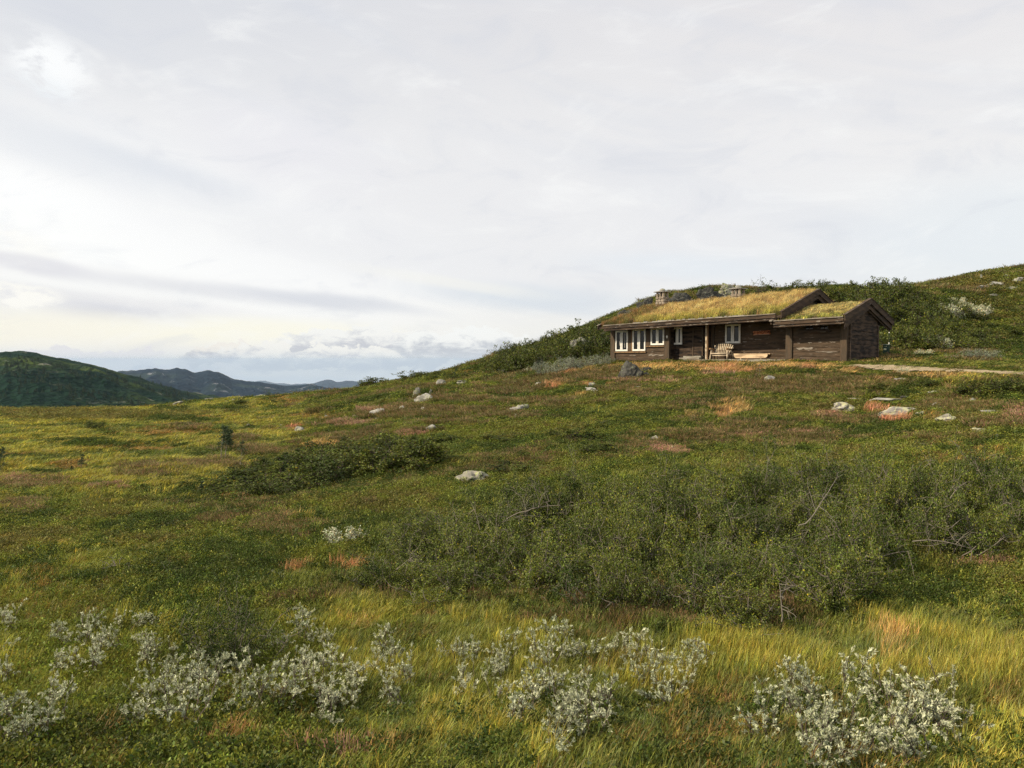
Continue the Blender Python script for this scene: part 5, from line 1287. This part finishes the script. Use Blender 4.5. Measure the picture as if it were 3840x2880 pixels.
# behind and right of the cabin
G3 = 'dark shrubs on the slope behind the cabin'
for g in fill([(2650, 1110), (2800, 1092), (3000, 1100), (3200, 1105), (3420, 1115), (3600, 1190), (3840, 1230), (3840, 1320), (3560, 1325), (3440, 1318), (3340, 1322), (3290, 1290), (3200, 1140), (2900, 1125), (2700, 1128)], 1.75, 9, 9000):
    sx, sy = project(*g); dens = float(sstep(3780, 3440, sx))
    if dens < .5 and rs.random() < .4 - (sy > 1250) * .25: continue
    h = (.4 + 1.0 * dens) * rs.uniform(.75, 1.35)
    if sx < 2960: h *= .45
    shrub(P_HILL, (g.x, g.y, g.z - .1), rs.uniform(1.1, 1.7), h, 'hillside_shrub', 'dark green shrub on the slope ' + ['behind the main roof', 'behind the gap between both gables', 'behind the peak of the wing', 'just right of the wing', 'well right of the wing', 'under the bright silver willows', 'at the right edge'][int(np.searchsorted([2950, 3120, 3280, 3400, 3500, 3700], sx))] + (', high up' if sy < 1170 else (', low down' if sy > 1260 else '')), 'shrub', G3)
# grey and silver willows
G4 = 'grey willows left of the cabin'
for i, (sx, sy, w, h) in enumerate(((2045, 1405, 90, 52), (2100, 1402, 90, 60), (2160, 1388, 90, 52), (2215, 1375, 80, 48), (2265, 1372, 60, 44), (2020, 1392, 60, 40), (2130, 1375, 80, 44), (2290, 1362, 40, 30))):
    g = ground_at(sx, sy); k = g.y / FPX; shrub(P_GREY, (g.x, g.y, g.z - .05), w * k / 1.7, h * k * 1.05, 'grey_willow', 'rounded grey-green willow in the row leading to the left corner of the cabin', 'willow', G4)
for i, (sx, sy, w, h, lb) in enumerate(((3560, 1195, 110, 40, 'silver willow lowest left of the bright band on the right slope'), (3600, 1180, 90, 40, 'silver willow in the middle of the bright band on the right slope'), (3650, 1185, 100, 40, 'broad silver willow in the bright band on the right slope'), (3685, 1180, 80, 34, 'rightmost silver willow of the bright band'), (3590, 1145, 70, 30, 'topmost silver willow on the right slope'), (3480, 1165, 50, 24, 'small silver willow left of the bright band'),
  (3450, 1248, 50, 22, 'small silver willow in the dark shrubs right of the wing'), (3505, 1290, 70, 34, 'silver willow above the roadside clump'), (3540, 1318, 80, 40, 'silver willow right in the roadside clump'), (3465, 1335, 70, 26, 'lowest silver willow of the roadside clump'), (3500, 1315, 70, 36, 'silver willow in the middle of the roadside clump'))):
    g = ground_at(sx, sy); k = g.y / FPX; shrub(P_SILV, (g.x, g.y, g.z - .05), w * k / 1.9, h * k * 1.45, 'silver_willow', lb, 'willow')
for sx, sy, w, h, lb in ((3640, 1352, 120, 52, 'grey-green willow beside the verge on the right'), (3700, 1350, 90, 44, 'smaller grey-green willow at the verge, farther right'), (1900, 1400, 60, 22, 'small pale willow low on the hillside'), (1985, 1398, 40, 26, 'little willow left of the grey row'), (3390, 1398, 40, 34, 'small whitish willow sprig beside the track')):
    g = ground_at(sx, sy); k = g.y / FPX; shrub(P_GREY if w > 50 else P_SILV, (g.x, g.y, g.z - .05), w * k / 1.7, h * k, 'grey_willow', lb, 'willow')
# silver willows close to the camera, leaf by leaf
def sprig_clump(seed, R, Hh, ns, nl, leaf):
    r = np.random.default_rng(seed); a = r.random(ns) * 6.28; q = np.sqrt(r.random(ns)) * R
    base = np.stack([q * np.cos(a) * .5, q * np.sin(a) * .5, np.full(ns, -.05)], 1)
    tip = np.stack([q * np.cos(a) * 1.2, q * np.sin(a) * 1.2, Hh * (.62 + .4 * r.random(ns)) * (1 - .35 * (q / R) ** 2)], 1)
    d = unit(tip - base); L = np.linalg.norm(tip - base, axis=1)
    P = grow(r, base, d, L, 6, .12)
    b2, d2, L2 = sub(r, P, 4, .4, .30, L, .6); P2 = grow(r, b2, d2, L2, 6, .12)
    v1, f1 = tubes(P, .0045 * np.linspace(1, .5, 6)[None] * np.ones((ns, 1))); v2, f2 = tubes(P2, .0026 * np.linspace(1, .5, 6)[None] * np.ones((len(P2), 1)))
    allP = np.concatenate([P, P2]); m = len(allP)
    i = np.repeat(np.arange(m), nl); nn = len(i); low = np.where(i < ns, .80, .52)
    tt = low + (1 - low) * np.tile(np.linspace(0, 1, nl) ** .8, m); f = tt * 5; i0 = np.minimum(f.astype(int), 4); fr = (f - i0)[:, None]
    pos = allP[i, i0] * (1 - fr) + allP[i, i0 + 1] * fr; ax = unit(allP[i, i0 + 1] - allP[i, i0])
    out = unit(r.normal(0, 1, (nn, 3)) + np.array([0, 0, .2])); out = unit(out - ax * (out * ax).sum(1, keepdims=True))
    dirn = unit(ax * (.35 + 1.0 * tt[:, None] ** 2) + out)
    nrm = unit(np.cross(dirn, np.cross(ax, dirn)) + r.normal(0, .25, (nn, 3))); bb = unit(np.cross(nrm, dirn))
    s = (leaf * (.65 + .6 * r.random(nn)))[:, None]; wv = s * .15
    V = np.stack([pos, pos + dirn * s * .35 + bb * wv, pos + dirn * s * .7 + bb * wv * .85 - nrm * s * .03, pos + dirn * s - nrm * s * .06, pos + dirn * s * .7 - bb * wv * .85 - nrm * s * .03, pos + dirn * s * .35 - bb * wv], 1).reshape(-1, 3)
    k = np.arange(nn) * 6; F4 = np.concatenate([np.stack([k, k + 1, k + 2, k + 5], 1), np.stack([k + 5, k + 2, k + 3, k + 4], 1)])
    tone = np.exp(r.normal(0, .16, nn)); C = np.stack([tone, tone, tone * .97], 1)
    old = (r.random(nn) < .12); C[old] *= np.array([.55, .6, .4])
    lv = npmesh('leaves', V, F4, var=np.repeat(C, 6, 0)); lv.materials.append(M_WILLOW)
    st = npmesh('stems', np.concatenate([v1, v2]), np.concatenate([f1, f2 + len(v1)])); st.materials.append(M_BRANCHD)
    return lv, st
P_SPRIG = [sprig_clump(800 + i, .13, .33, 5, 21, .0235) for i in range(6)]
CL_W = [
 ('sprawling silver willow with the broadest pale crown, upper left corner of the foreground', [(180, 2330), (250, 2345), (330, 2310), (400, 2330), (470, 2300), (540, 2290), (580, 2270), (300, 2370), (230, 2400), (200, 2450), (280, 2440), (350, 2400), (370, 2450), (160, 2400), (440, 2370)]),
 ('thin silver willow cut by the left edge, level with the broadest one', [(20, 2280), (60, 2290), (10, 2400), (30, 2490)]),
 ('silver willow low in the left corner of the foreground', [(20, 2650), (60, 2700), (20, 2740), (90, 2680), (140, 2650), (180, 2590), (200, 2640), (160, 2700), (240, 2640)]),
 ('tall dense silver willow left of the green birch sapling', [(520, 2440), (560, 2420), (620, 2400), (500, 2480), (570, 2490), (640, 2460), (660, 2510), (600, 2560), (560, 2600), (680, 2560), (540, 2660), (620, 2620), (580, 2560), (700, 2520)]),
 ('silver willow with drooping sprays right of the green birch sapling', [(760, 2500), (800, 2530), (850, 2520), (820, 2570), (760, 2580), (880, 2590), (920, 2570), (960, 2500), (940, 2600), (1000, 2560), (740, 2420), (700, 2660), (820, 2480)]),
 ('thin upright silver willow below the yellow grass, above the widest pale mass', [(1130, 2290), (1160, 2330), (1190, 2350), (1080, 2370), (1240, 2370)]),
 ('widest silver willow mass in the middle left of the foreground', [(1060, 2480), (1100, 2440), (1150, 2460), (1200, 2440), (1250, 2420), (1300, 2460), (1130, 2520), (1190, 2530), (1250, 2520), (1310, 2530), (1180, 2590), (1240, 2600), (1080, 2570), (1130, 2630), (1200, 2660), (1020, 2600), (1350, 2500), (1290, 2580)]),
 ('silver willow to the right of the widest mass, leaning into the grass', [(1400, 2430), (1440, 2460), (1500, 2430), (1560, 2460), (1540, 2510), (1480, 2520), (1500, 2580), (1430, 2390), (1580, 2500)]),
 ('silver willow with two ragged heads left of picture centre', [(1700, 2410), (1740, 2440), (1800, 2410), (1860, 2390), (1900, 2360), (1890, 2420), (1840, 2460), (1780, 2500), (1820, 2520), (1880, 2490), (1720, 2540), (1850, 2570), (1910, 2460)]),
 ('tall narrow silver willow shoot just right of centre top', [(2110, 2360), (2140, 2340), (2090, 2410), (2150, 2400), (2190, 2410), (2230, 2420), (2030, 2400), (2060, 2440)]),
 ('large loose silver willow in the middle of the foreground', [(2040, 2540), (2080, 2560), (2020, 2570), (2140, 2560), (2170, 2600), (2200, 2640), (2100, 2620), (2250, 2570), (2280, 2540), (2230, 2660), (2120, 2690), (2060, 2720), (2180, 2700), (2020, 2760), (2080, 2770), (2260, 2610), (1960, 2620), (1920, 2640), (2150, 2480), (2180, 2500)]),
 ('bright silver willow with pointed sprays right of the middle one', [(2330, 2400), (2370, 2390), (2410, 2420), (2450, 2360), (2470, 2410), (2430, 2440), (2380, 2470), (2400, 2510), (2350, 2500), (2460, 2460)]),
 ('neighbouring silver willow with one tall tip, left of the long yellow grass', [(2560, 2430), (2540, 2480), (2590, 2480), (2510, 2510), (2540, 2540), (2500, 2560), (2480, 2590), (2620, 2460), (2630, 2600)]),
 ('big silver willow in the long grass of the right foreground, left half', [(2960, 2490), (2990, 2510), (2920, 2560), (2970, 2570), (3020, 2560), (3060, 2570), (2900, 2620), (2860, 2700), (2890, 2690), (2990, 2640), (3030, 2640), (3070, 2690), (3100, 2640), (2940, 2660), (3060, 2750), (3100, 2760), (3150, 2780), (3020, 2780), (3120, 2540), (3050, 2860)]),
 ('loose silver willow between the two large ones on the right', [(3200, 2510), (3290, 2560), (3310, 2580), (3190, 2640), (3160, 2670), (3270, 2620), (3350, 2660), (3330, 2700), (3240, 2720), (3180, 2760), (3220, 2830), (3250, 2780)]),
 ('tall silver willow farthest right in the grass', [(3500, 2540), (3510, 2590), (3470, 2630), (3450, 2680), (3480, 2690), (3530, 2650), (3560, 2680), (3590, 2710), (3540, 2740), (3440, 2790), (3480, 2800), (3400, 2820), (3410, 2700), (3570, 2620)]),
 ('small pale willow tuft alone in the left slope', [(1050, 2095), (1070, 2105)]),
]
for lb, pts in CL_W:
    gs = [ground_at(px_, min(2980, py_ + 80)) for px_, py_ in pts]
    c = sum(gs, Vector()) / len(gs); o = empty('silver_willow', (c.x, c.y, float(H(c.x, c.y)[0]))); tag(o, lb, 'willow')
    for gi, g in enumerate(gs):
        if len(gs) > 8 and gi % 5 == 3: continue
        s_ = rs.uniform(.8, 1.2) * (.72 if len(pts) < 3 else 1.0); lv, st = rs.choice(P_SPRIG)
        sh = bpy.data.objects.new('shoot_stems', st); COL.objects.link(sh); sh.parent = o
        sh.location = g - o.location; sh.rotation_euler = (rs.gauss(0, .12), rs.gauss(.12, .12), rs.uniform(0, 6.28)); sh.scale = (s_, s_, s_ * rs.uniform(.9, 1.15))
        l2 = bpy.data.objects.new('leaves', lv); COL.objects.link(l2); l2.parent = sh
g = ground_at(1280, 2040); shrub(P_SILV, (g.x, g.y, g.z - .03), .42, .42, 'silver_willow', 'single round silver-white willow on the slope above the two red tufts', 'willow')
g = ground_at(860, 2500); shrub(P_BIRCH, (g.x, g.y, g.z), .5, .75, 'birch_sapling', 'bright green birch sapling between the silver willows on the left', 'birch')
# bare dead branches
def dead_branch(sx, sy, w, h, seed, lb, lift=.1, mat=None, up=.6):
    g = ground_at(sx, sy); k = g.y / FPX; L = w * k * .72
    r = np.random.default_rng(seed)
    P1 = grow(r, np.array([[0, 0, 0.]]), unit(np.array([[1 - up, .1, up]])), np.array([L]), 9, .16)
    b2, d2, L2 = sub(r, P1, 7, .2, .5, np.array([L]), .55); P2 = grow(r, b2, d2, L2, 6, .2)
    b3, d3, L3 = sub(r, P2, 4, .3, .5, L2, .6); P3 = grow(r, b3, d3, L3, 4, .2)
    V = []; Fc = []; o = 0
    for P, t0 in ((P1, .011), (P2, .006), (P3, .0035)):
        v, f = tubes(P, t0 * np.linspace(1, .4, P.shape[1])[None] * np.ones((len(P), 1))); V.append(v); Fc.append(f + o); o += len(v)
    me = npmesh('dead_branch', np.concatenate(V), np.concatenate(Fc)); ob = link('dead_branch', me, None, [mat or M_BRANCH])
    ob.location = (g.x, g.y, g.z + lift); tag(ob, lb, 'branch')
dead_branch(2930, 2420, 200, 120, 1, 'bleached forked dead branch at the front edge of the thicket, right of centre', .25, up=.85)
dead_branch(2990, 2210, 330, 100, 2, 'long pale dead limb lying on top of the thicket', .85, up=.25)
dead_branch(3420, 2160, 300, 60, 3, 'bare grey branch over the dark hollow at the right', .5, up=.15)
dead_branch(1900, 2130, 300, 60, 4, 'thin pale limb across the left half of the thicket', .75, up=.2)
dead_branch(380, 2160, 130, 60, 6, 'bleached crooked twig in the low shrubs at the left', .1, up=.3)
dead_branch(1480, 2200, 160, 80, 7, 'grey bare twigs at the left end of the thicket', .2, up=.5)
dead_branch(3560, 2050, 120, 60, 10, 'small bare twig standing at the right back of the thicket', .8, up=.6)
dead_branch(2850, 1420, 80, 60, 9, 'white bare sapling in front of the deck corner', .0, up=.95)
dead_branch(900, 1760, 60, 50, 11, 'short pale dead stem in front of the right small spruce', .05, up=.95)
dead_branch(984, 1508, 60, 60, 12, 'thin leaning dead tree near the skyline whaleback', .0, M_BRANCHD, up=.9)
# ------------------------------------------------------------------ small spruces
def spruce(loc, h, lb, seed, bare=.3, spread=.28, oneside=0.0, trunks=1):
    r = np.random.default_rng(seed); o = empty('spruce', loc, 0); tag(o, lb, 'spruce')
    for tr in range(trunks):
        hh = h * (1 - .12 * tr); off = np.array([.12 * h * tr - .0, .03 * tr, 0])
        P = grow(r, np.array([off + [0, 0, -.05]]), np.array([[.02, 0, 1.]]), np.array([hh]), 8, .025)
        v, f = tubes(P, (.012 * h + .008) * np.linspace(1, .25, 8)[None]); link('trunk', npmesh('trunk', v, f), o, [M_BRANCH if bare > .3 else M_BRANCHD])
        nb = int(26 + 14 * h); t_ = bare + (1 - bare) * r.random(nb); fidx = t_ * 7; i0 = np.minimum(fidx.astype(int), 6); fr = (fidx - i0)[:, None]
        base = P[0, i0] * (1 - fr) + P[0, i0 + 1] * fr; a = r.random(nb) * 6.28
        d = unit(np.stack([np.cos(a) + oneside, np.sin(a), np.full(nb, .05) + .5 * (t_ > .85)], 1)); L = hh * spread * (1.12 - t_) / (1.12 - bare) * (.6 + .6 * r.random(nb)) + .04 * h
        B = grow(r, base, d, L, 5, .12, .05)
        m = 34; i = np.repeat(np.arange(nb), m); q = r.random(len(i)) * 4; j0 = np.minimum(q.astype(int), 3); fr = (q - j0)[:, None]
        pos = B[i, j0] * (1 - fr) + B[i, j0 + 1] * fr; ax = unit(B[i, j0 + 1] - B[i, j0]); s = .035 * h + .02
        v, f = leaf_quads(pos + r.normal(0, s * .25, pos.shape), s * (.6 + .7 * r.random(len(pos))), r, .6, .3, ax + unit(r.normal(0, 1, ax.shape)) * .8)
        tone = np.exp(r.normal(0, .3, len(pos))); link('crown', npmesh('crown', v, f, var=np.repeat(tone, 4)), o, [M_SPRUCE])
    return o
def spruce_px(sx, sy, hpx, lb, seed, Y=None, **kw):
    g = ground_at(sx, sy) if Y is None else at_depth(sx, Y); return spruce((g.x, g.y, g.z), hpx * g.y / FPX, lb, seed, **kw)
spruce_px(828, 1726, 130, 'small spruce with two bare thin trunks and a one-sided crown, in the left field', 1, bare=.45, spread=.3, oneside=.5, trunks=2)
spruce_px(905, 1712, 62, 'stunted spruce right of the two-trunked one', 2, bare=.15, spread=.4)
spruce_px(-2, 1775, 105, 'dark spruce cut off by the left edge of the picture', 3, bare=.1, spread=.3)
spruce_px(305, 1760, 58, 'sparse spruce seedling in the lower left field', 4, bare=.3, spread=.3)
spruce_px(268, 1765, 22, 'tiny spruce seedling left of the sparse one', 5, bare=.1, spread=.5)
spruce_px(1704, 1388, 36, 'tiny pointed spruce on the skyline between the boulder and the shrubs', 6, Y=78, bare=.05, spread=.3)
spruce_px(1743, 1380, 20, 'second tiny skyline spruce right of the pointed one', 7, Y=77, bare=.2)
spruce_px(1007, 1478, 30, 'wind-shaped pine on top of the skyline whaleback', 8, Y=113, bare=.3, spread=.5)
spruce_px(1040, 1478, 22, 'flat-topped pine right of the wind-shaped one', 9, Y=114, bare=.35, spread=.6)
spruce_px(1189, 1468, 24, 'small spruce on the skyline below the far blue hills', 10, Y=104, bare=.1)
spruce_px(1357, 1450, 20, 'tiny spruce on the skyline left of the boulder', 11, Y=92, bare=.1)
spruce_px(1283, 1460, 12, 'tiniest spruce on the middle skyline', 12, Y=98, bare=.1)
spruce_px(750, 1850, 50, 'dim young spruce at the left end of the second thicket', 13, bare=.1, spread=.45)

# ------------------------------------------------------------------ distant hills
def hill(name, profile, D, span, mat, seed, amp, foot, nx=340, ny=110, lobes=0.0, detail=1.0):
    pr = np.array(profile, float); sxs = np.linspace(pr[0, 0], pr[-1, 0], nx); tops = np.interp(sxs, pr[:, 0], pr[:, 1])
    k = 1; tops = np.convolve(np.pad(tops, k, mode='edge'), np.ones(2 * k + 1) / (2 * k + 1), 'valid') + fbm(sxs / 26., sxs * 0, seed, 3) * 7 * detail
    t_ = np.concatenate([np.linspace(0, 1, ny), np.linspace(1.04, 1.6, 26)])
    SX, T = np.meshgrid(sxs, t_, indexing='ij'); TP = tops[:, None] * np.ones_like(T)
    u = (SX - 1920) / FPX; Y = D - span + span * T
    zc = (1350 - TP) / FPX * D
    prof = np.where(T <= 1, np.sin(np.clip(T, 0, 1) * math.pi / 2) ** 1.15, 1 - ((np.maximum(T, 1) - 1) / .6) ** 1.5)
    zf = foot; z = zf + (zc - zf) * prof
    X = u * Y; f1 = span / 3.2
    rid = 1 - np.abs(fbm(X / f1 + seed, Y / f1, seed, 5, .55)) * 3.2
    env = np.clip(np.where(T <= 1, 1 - T, (T - 1) * 1.0), 0, 1) ** .45
    z = z + (rid - .6) * amp * env + fbm(X / (f1 * .12), Y / (f1 * .12), seed + 7, 4, .6) * amp * .32 * (env * .8 + .2) * detail
    n1, n2 = SX.shape; i, j = np.meshgrid(np.arange(n1 - 1), np.arange(n2 - 1), indexing='ij'); i = i.ravel(); j = j.ravel()
    q = np.stack([i * n2 + j, (i + 1) * n2 + j, (i + 1) * n2 + j + 1, i * n2 + j + 1], 1)
    me = npmesh(name, np.stack([X, Y, z], -1).reshape(-1, 3), q, smooth=True); o = link(name, me, None, [mat]); tag(o, kind='structure'); return o, X, Y, z
def hill_mat(name, forest, open_, rockc, scale, rock_amt, tree):
    t = NT(name); p = t.pos(); g = t.n('ShaderNodeNewGeometry')
    a = t.noise(p, scale, 6, .6); b = t.noise(p, scale * 6, 5, .65, .5); c = t.vor(p, tree); sepn = t.n('ShaderNodeSeparateXYZ'); t.l(g.outputs['Normal'], sepn.inputs[0])
    col = t.mix(t.ramp(a, .46, .62), forest, open_)
    col = t.mix(t.math('MULTIPLY', t.ramp(b, .64 - rock_amt, .68 - rock_amt), t.ramp(a, .42, .6)), col, rockc)
    col = t.mix(t.math('MULTIPLY', t.ramp(c, .75, .3), .55), col, t.mix(.35, col, (.0, .0, .0)))
    return t.pbr(col, 1.0, t.bump(t.math('ADD', t.math('MULTIPLY', c, .4), b), 1.0, .09 / scale), .02)
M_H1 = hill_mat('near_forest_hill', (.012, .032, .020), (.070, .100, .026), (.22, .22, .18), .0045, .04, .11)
M_H2 = hill_mat('rocky_forest_hill', (.010, .024, .042), (.030, .050, .050), (.22, .23, .25), .0019, .07, .03)  # blue of the hazy distance mixed into the forest and rock colours
M_H3 = hill_mat('far_hill', (.010, .025, .05), (.02, .035, .06), (.1, .12, .15), .0006, -.05, .01)  # far ridges blued in colour too, on top of the haze volume
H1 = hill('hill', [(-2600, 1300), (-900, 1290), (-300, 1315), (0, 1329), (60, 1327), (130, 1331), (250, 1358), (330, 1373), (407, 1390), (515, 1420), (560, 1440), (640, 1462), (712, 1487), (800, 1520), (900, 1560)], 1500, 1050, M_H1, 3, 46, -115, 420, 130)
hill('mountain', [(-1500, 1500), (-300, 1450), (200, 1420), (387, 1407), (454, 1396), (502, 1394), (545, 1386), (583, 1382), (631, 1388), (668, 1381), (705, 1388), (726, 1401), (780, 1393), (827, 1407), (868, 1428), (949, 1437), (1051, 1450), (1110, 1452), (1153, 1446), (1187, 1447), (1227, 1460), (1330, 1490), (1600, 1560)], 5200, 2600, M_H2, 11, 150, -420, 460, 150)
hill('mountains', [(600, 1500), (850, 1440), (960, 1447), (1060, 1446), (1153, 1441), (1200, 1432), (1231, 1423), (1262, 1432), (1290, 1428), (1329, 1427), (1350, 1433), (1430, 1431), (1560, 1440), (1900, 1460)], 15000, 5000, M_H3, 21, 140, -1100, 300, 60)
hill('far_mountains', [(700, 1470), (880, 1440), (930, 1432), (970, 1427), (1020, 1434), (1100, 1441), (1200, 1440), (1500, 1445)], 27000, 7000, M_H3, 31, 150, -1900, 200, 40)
# spruces of the forest on the near hill: far too many to count
def forest():
    o_, X, Y, Z = H1; rng = np.random.default_rng(4)
    n = 15000; i = rng.integers(0, X.shape[0] - 1, n); j = rng.integers(8, 128, n)
    fx = rng.random(n)[:, None]; P = np.stack([X[i, j], Y[i, j], Z[i, j]], 1) * (1 - fx) + np.stack([X[i + 1, j], Y[i + 1, j], Z[i + 1, j]], 1) * fx
    dens = fbm(P[:, 0] / 130, P[:, 1] / 130, 91, 4) * 2 + .5 - j / 128 * 1.0
    keep = dens > rng.random(n) * .5 - .1; P = P[keep]; n = len(P)
    meshes = []
    for s in range(3):
        r = np.random.default_rng(900 + s); m = 90; t_ = r.random(m); a = r.random(m) * 6.28; q = .5 * (1 - t_) * (.6 + .5 * r.random(m)) + .03
        pos = np.stack([q * np.cos(a), q * np.sin(a), t_ * 1.6], 1); v, f = leaf_quads(pos, .34 * (1.1 - t_ * .6), r, .3, .8)
        meshes.append(npmesh(f'ft{s}', v, f, var=np.repeat(np.exp(r.normal(0, .3, m)), 4)))
    c = proto_collection('forest_crowns', meshes, M_COVER)
    s = 1.8 + 2.2 * rng.random(n); col = np.array([.030, .048, .022]) * np.exp(rng.normal(0, .3, (n, 1)))
    rot = np.zeros((n, 3)); rot[:, 2] = rng.random(n) * 6.28
    o = scatter('hill_forest', c, P, col, np.stack([s, s, s * 1.1], 1), rot, rng); tag(o, 'dark forest covering the near hill at the left', 'forest', kind='stuff')
forest()
# ------------------------------------------------------------------ the air between here and the far hills
HAZE = 1
if HAZE:
    mb = MB(); mb.box(-30000, 32500, -1500, 36000, -2600, 60); mh = bpy.data.materials.new('haze'); mh.use_nodes = True; mh.node_tree.nodes.clear()
    pv = mh.node_tree.nodes.new('ShaderNodeVolumePrincipled'); oh = mh.node_tree.nodes.new('ShaderNodeOutputMaterial')
    pv.inputs['Color'].default_value = (.60, .78, 1.0, 1); pv.inputs['Density'].default_value = 2.6e-5; pv.inputs['Anisotropy'].default_value = .0
    mh.node_tree.links.new(pv.outputs[0], oh.inputs['Volume'])
    hz = mb.build('haze', mh); tag(hz, kind='stuff')
# ------------------------------------------------------------------ scatter the ground cover
EXCL = globals().get('EXCL', [])
def scatter_cover():
    rng = np.random.default_rng(11)
    X = []; Y = []; Sg = []
    r = 1.6
    while r < 150:
        s = .092 if r < 12.3 else .0075 * r
        ha = 66 if r < 13 else 42
        n = int(math.radians(2 * ha) * r / s)
        th = np.radians(-ha) + np.radians(2 * ha) * (np.arange(n) + rng.random(n)) / n
        rr = r + s * (rng.random(n) - .5) * 1.2
        X.append(rr * np.sin(th)); Y.append(rr * np.cos(th)); Sg.append(np.full(n, s))
        r += s
    X = np.concatenate(X); Y = np.concatenate(Y); Sg = np.concatenate(Sg)
    q = 0.70710678
    lx = (X - 18.93) * q - (Y - 42) * q; ly = (X - 18.93) * q + (Y - 42) * q
    inside = ((lx > -16.7) & (lx < .1) & (ly > -.1) & (ly < 8)) | ((lx > -10.6) & (lx < -3.6) & (ly > -.45) & (ly < 8))
    keep = ~inside & ((Y > 3.3) | (np.abs(X) > .78 * Y + .5)) & (np.hypot(X, Y) > 1.6)
    d = np.full(len(X), 1e9)
    for k_ in range(0, len(TRK), 2): d = np.minimum(d, np.hypot(X - TRK[k_, 0], Y - TRK[k_, 1]))
    keep &= (d > 1.2) | (rng.random(len(X)) < .16)
    for ex, ey, er in EXCL: keep &= np.hypot(X - ex, Y - ey) > er
    X, Y, Sg, d, lx, ly = X[keep], Y[keep], Sg[keep], d[keep], lx[keep], ly[keep]
    Z = H(X, Y)
    k, form, c, ki, sx, sy = cover(X, Y, Z, rng)
    R = np.hypot(X, Y)
    n = len(X)
    rot = np.zeros((n, 3)); wob = rng.normal(0, .5, n); rot[:, 2] = np.where(form == 0, wob, rng.random(n) * 6.28)
    rot[:, 0] = rng.normal(0, .08, n); rot[:, 1] = rng.normal(0, .08, n)
    P = np.stack([X, Y, Z], 1)
    nearg = (form == 0) & (R < 15)
    hgt = .15 + .16 * rng.random(n)
    tall = np.isin(k, [ki['Y'], ki['T'], ki['R'], ki['Q']])
    hgt = hgt * np.where(tall, 1.25, .9) * np.where(k == ki['G'], .8, 1)
    hgt *= np.where(sy > 2650, .75, 1) * (.8 + fbm(X / 1.5, Y / 1.5, 77, 2) * .9)
    hgt *= np.where(sstep(1300, 1000, sx) * (R > 15) > .5, .62, 1)
    hgt = np.where(d < 3.2, hgt * (.3 + .12 * d), hgt)
    wdt = np.where(R < 15, Sg * 2.4, Sg * 1.9)
    lawn = sstep(-4.5, -2.0, ly) * sstep(-20, -18, lx) * sstep(3, 1, lx) * (ly < 1)
    hgt = hgt * (1 - .3 * lawn)
    hgt = np.maximum(hgt, Sg * .42)
    hgt = np.where((R > 14) & tall & (R < 50), hgt * (1.25 - .1 * lawn), hgt)
    out = []
    def put(name, mask, coll, w, h):
        i = np.nonzero(mask)[0]
        s = np.stack([w[i], w[i], h[i]], 1)
        return scatter(name, coll, P[i], c[i], s, rot[i], rng)
    isred = np.isin(k, [ki['R'], ki['Q']])
    o = put('meadow_grass', nearg & ~isred, C_GN, wdt, hgt); tag(o, 'long yellow-green grass blown to the right along the foot of the picture', 'grass', kind='stuff')
    o = put('moor_grass', (form == 0) & ~nearg & ~isred, C_GF, wdt, hgt); tag(o, 'short yellow and green moor grass over the field, the slope and beside the cabin', 'grass', kind='stuff')
    o = put('red_grass', isred, C_GN, wdt * 1.2, hgt * 1.2); tag(o, 'reddish orange tufts of wavy hair-grass on the heath and before the cabin', 'grass', kind='stuff')
    sz = Sg * 2.3
    sz = np.where(R < 14, .22, sz)
    o = put('ground_cover', form == 1, C_SH, sz, np.maximum(.22 + .1 * rng.random(n), sz * .45) * np.where(d < 3.2, .5, 1)); tag(o, 'low dark green mat of crowberry and bilberry covering the slope', 'ground cover', kind='stuff')
    o = put('heather', form == 2, C_HE, sz * 1.05, np.maximum(.2, sz * .45) * np.where(d < 3.2, .5, 1)); tag(o, 'low brownish pink heather patches on the slope', 'heather', kind='stuff')
    # moss-sized leaf litter between the near tufts, so the soil never shows bare
    m = rng.random(n) < .35
    i = np.nonzero(m & (form == 0) & (R < 15))[0]
    cc_ = np.tile(np.array([KC['M']]), (len(i), 1)) * np.exp(rng.normal(0, .3, (len(i), 1)))
    o = scatter('moss', C_SH, P[i], cc_, np.full((len(i), 3), .16), rot[i], rng); tag(o, 'green moss and small herbs between the grass stems at the very front', 'moss', kind='stuff')
scatter_cover()
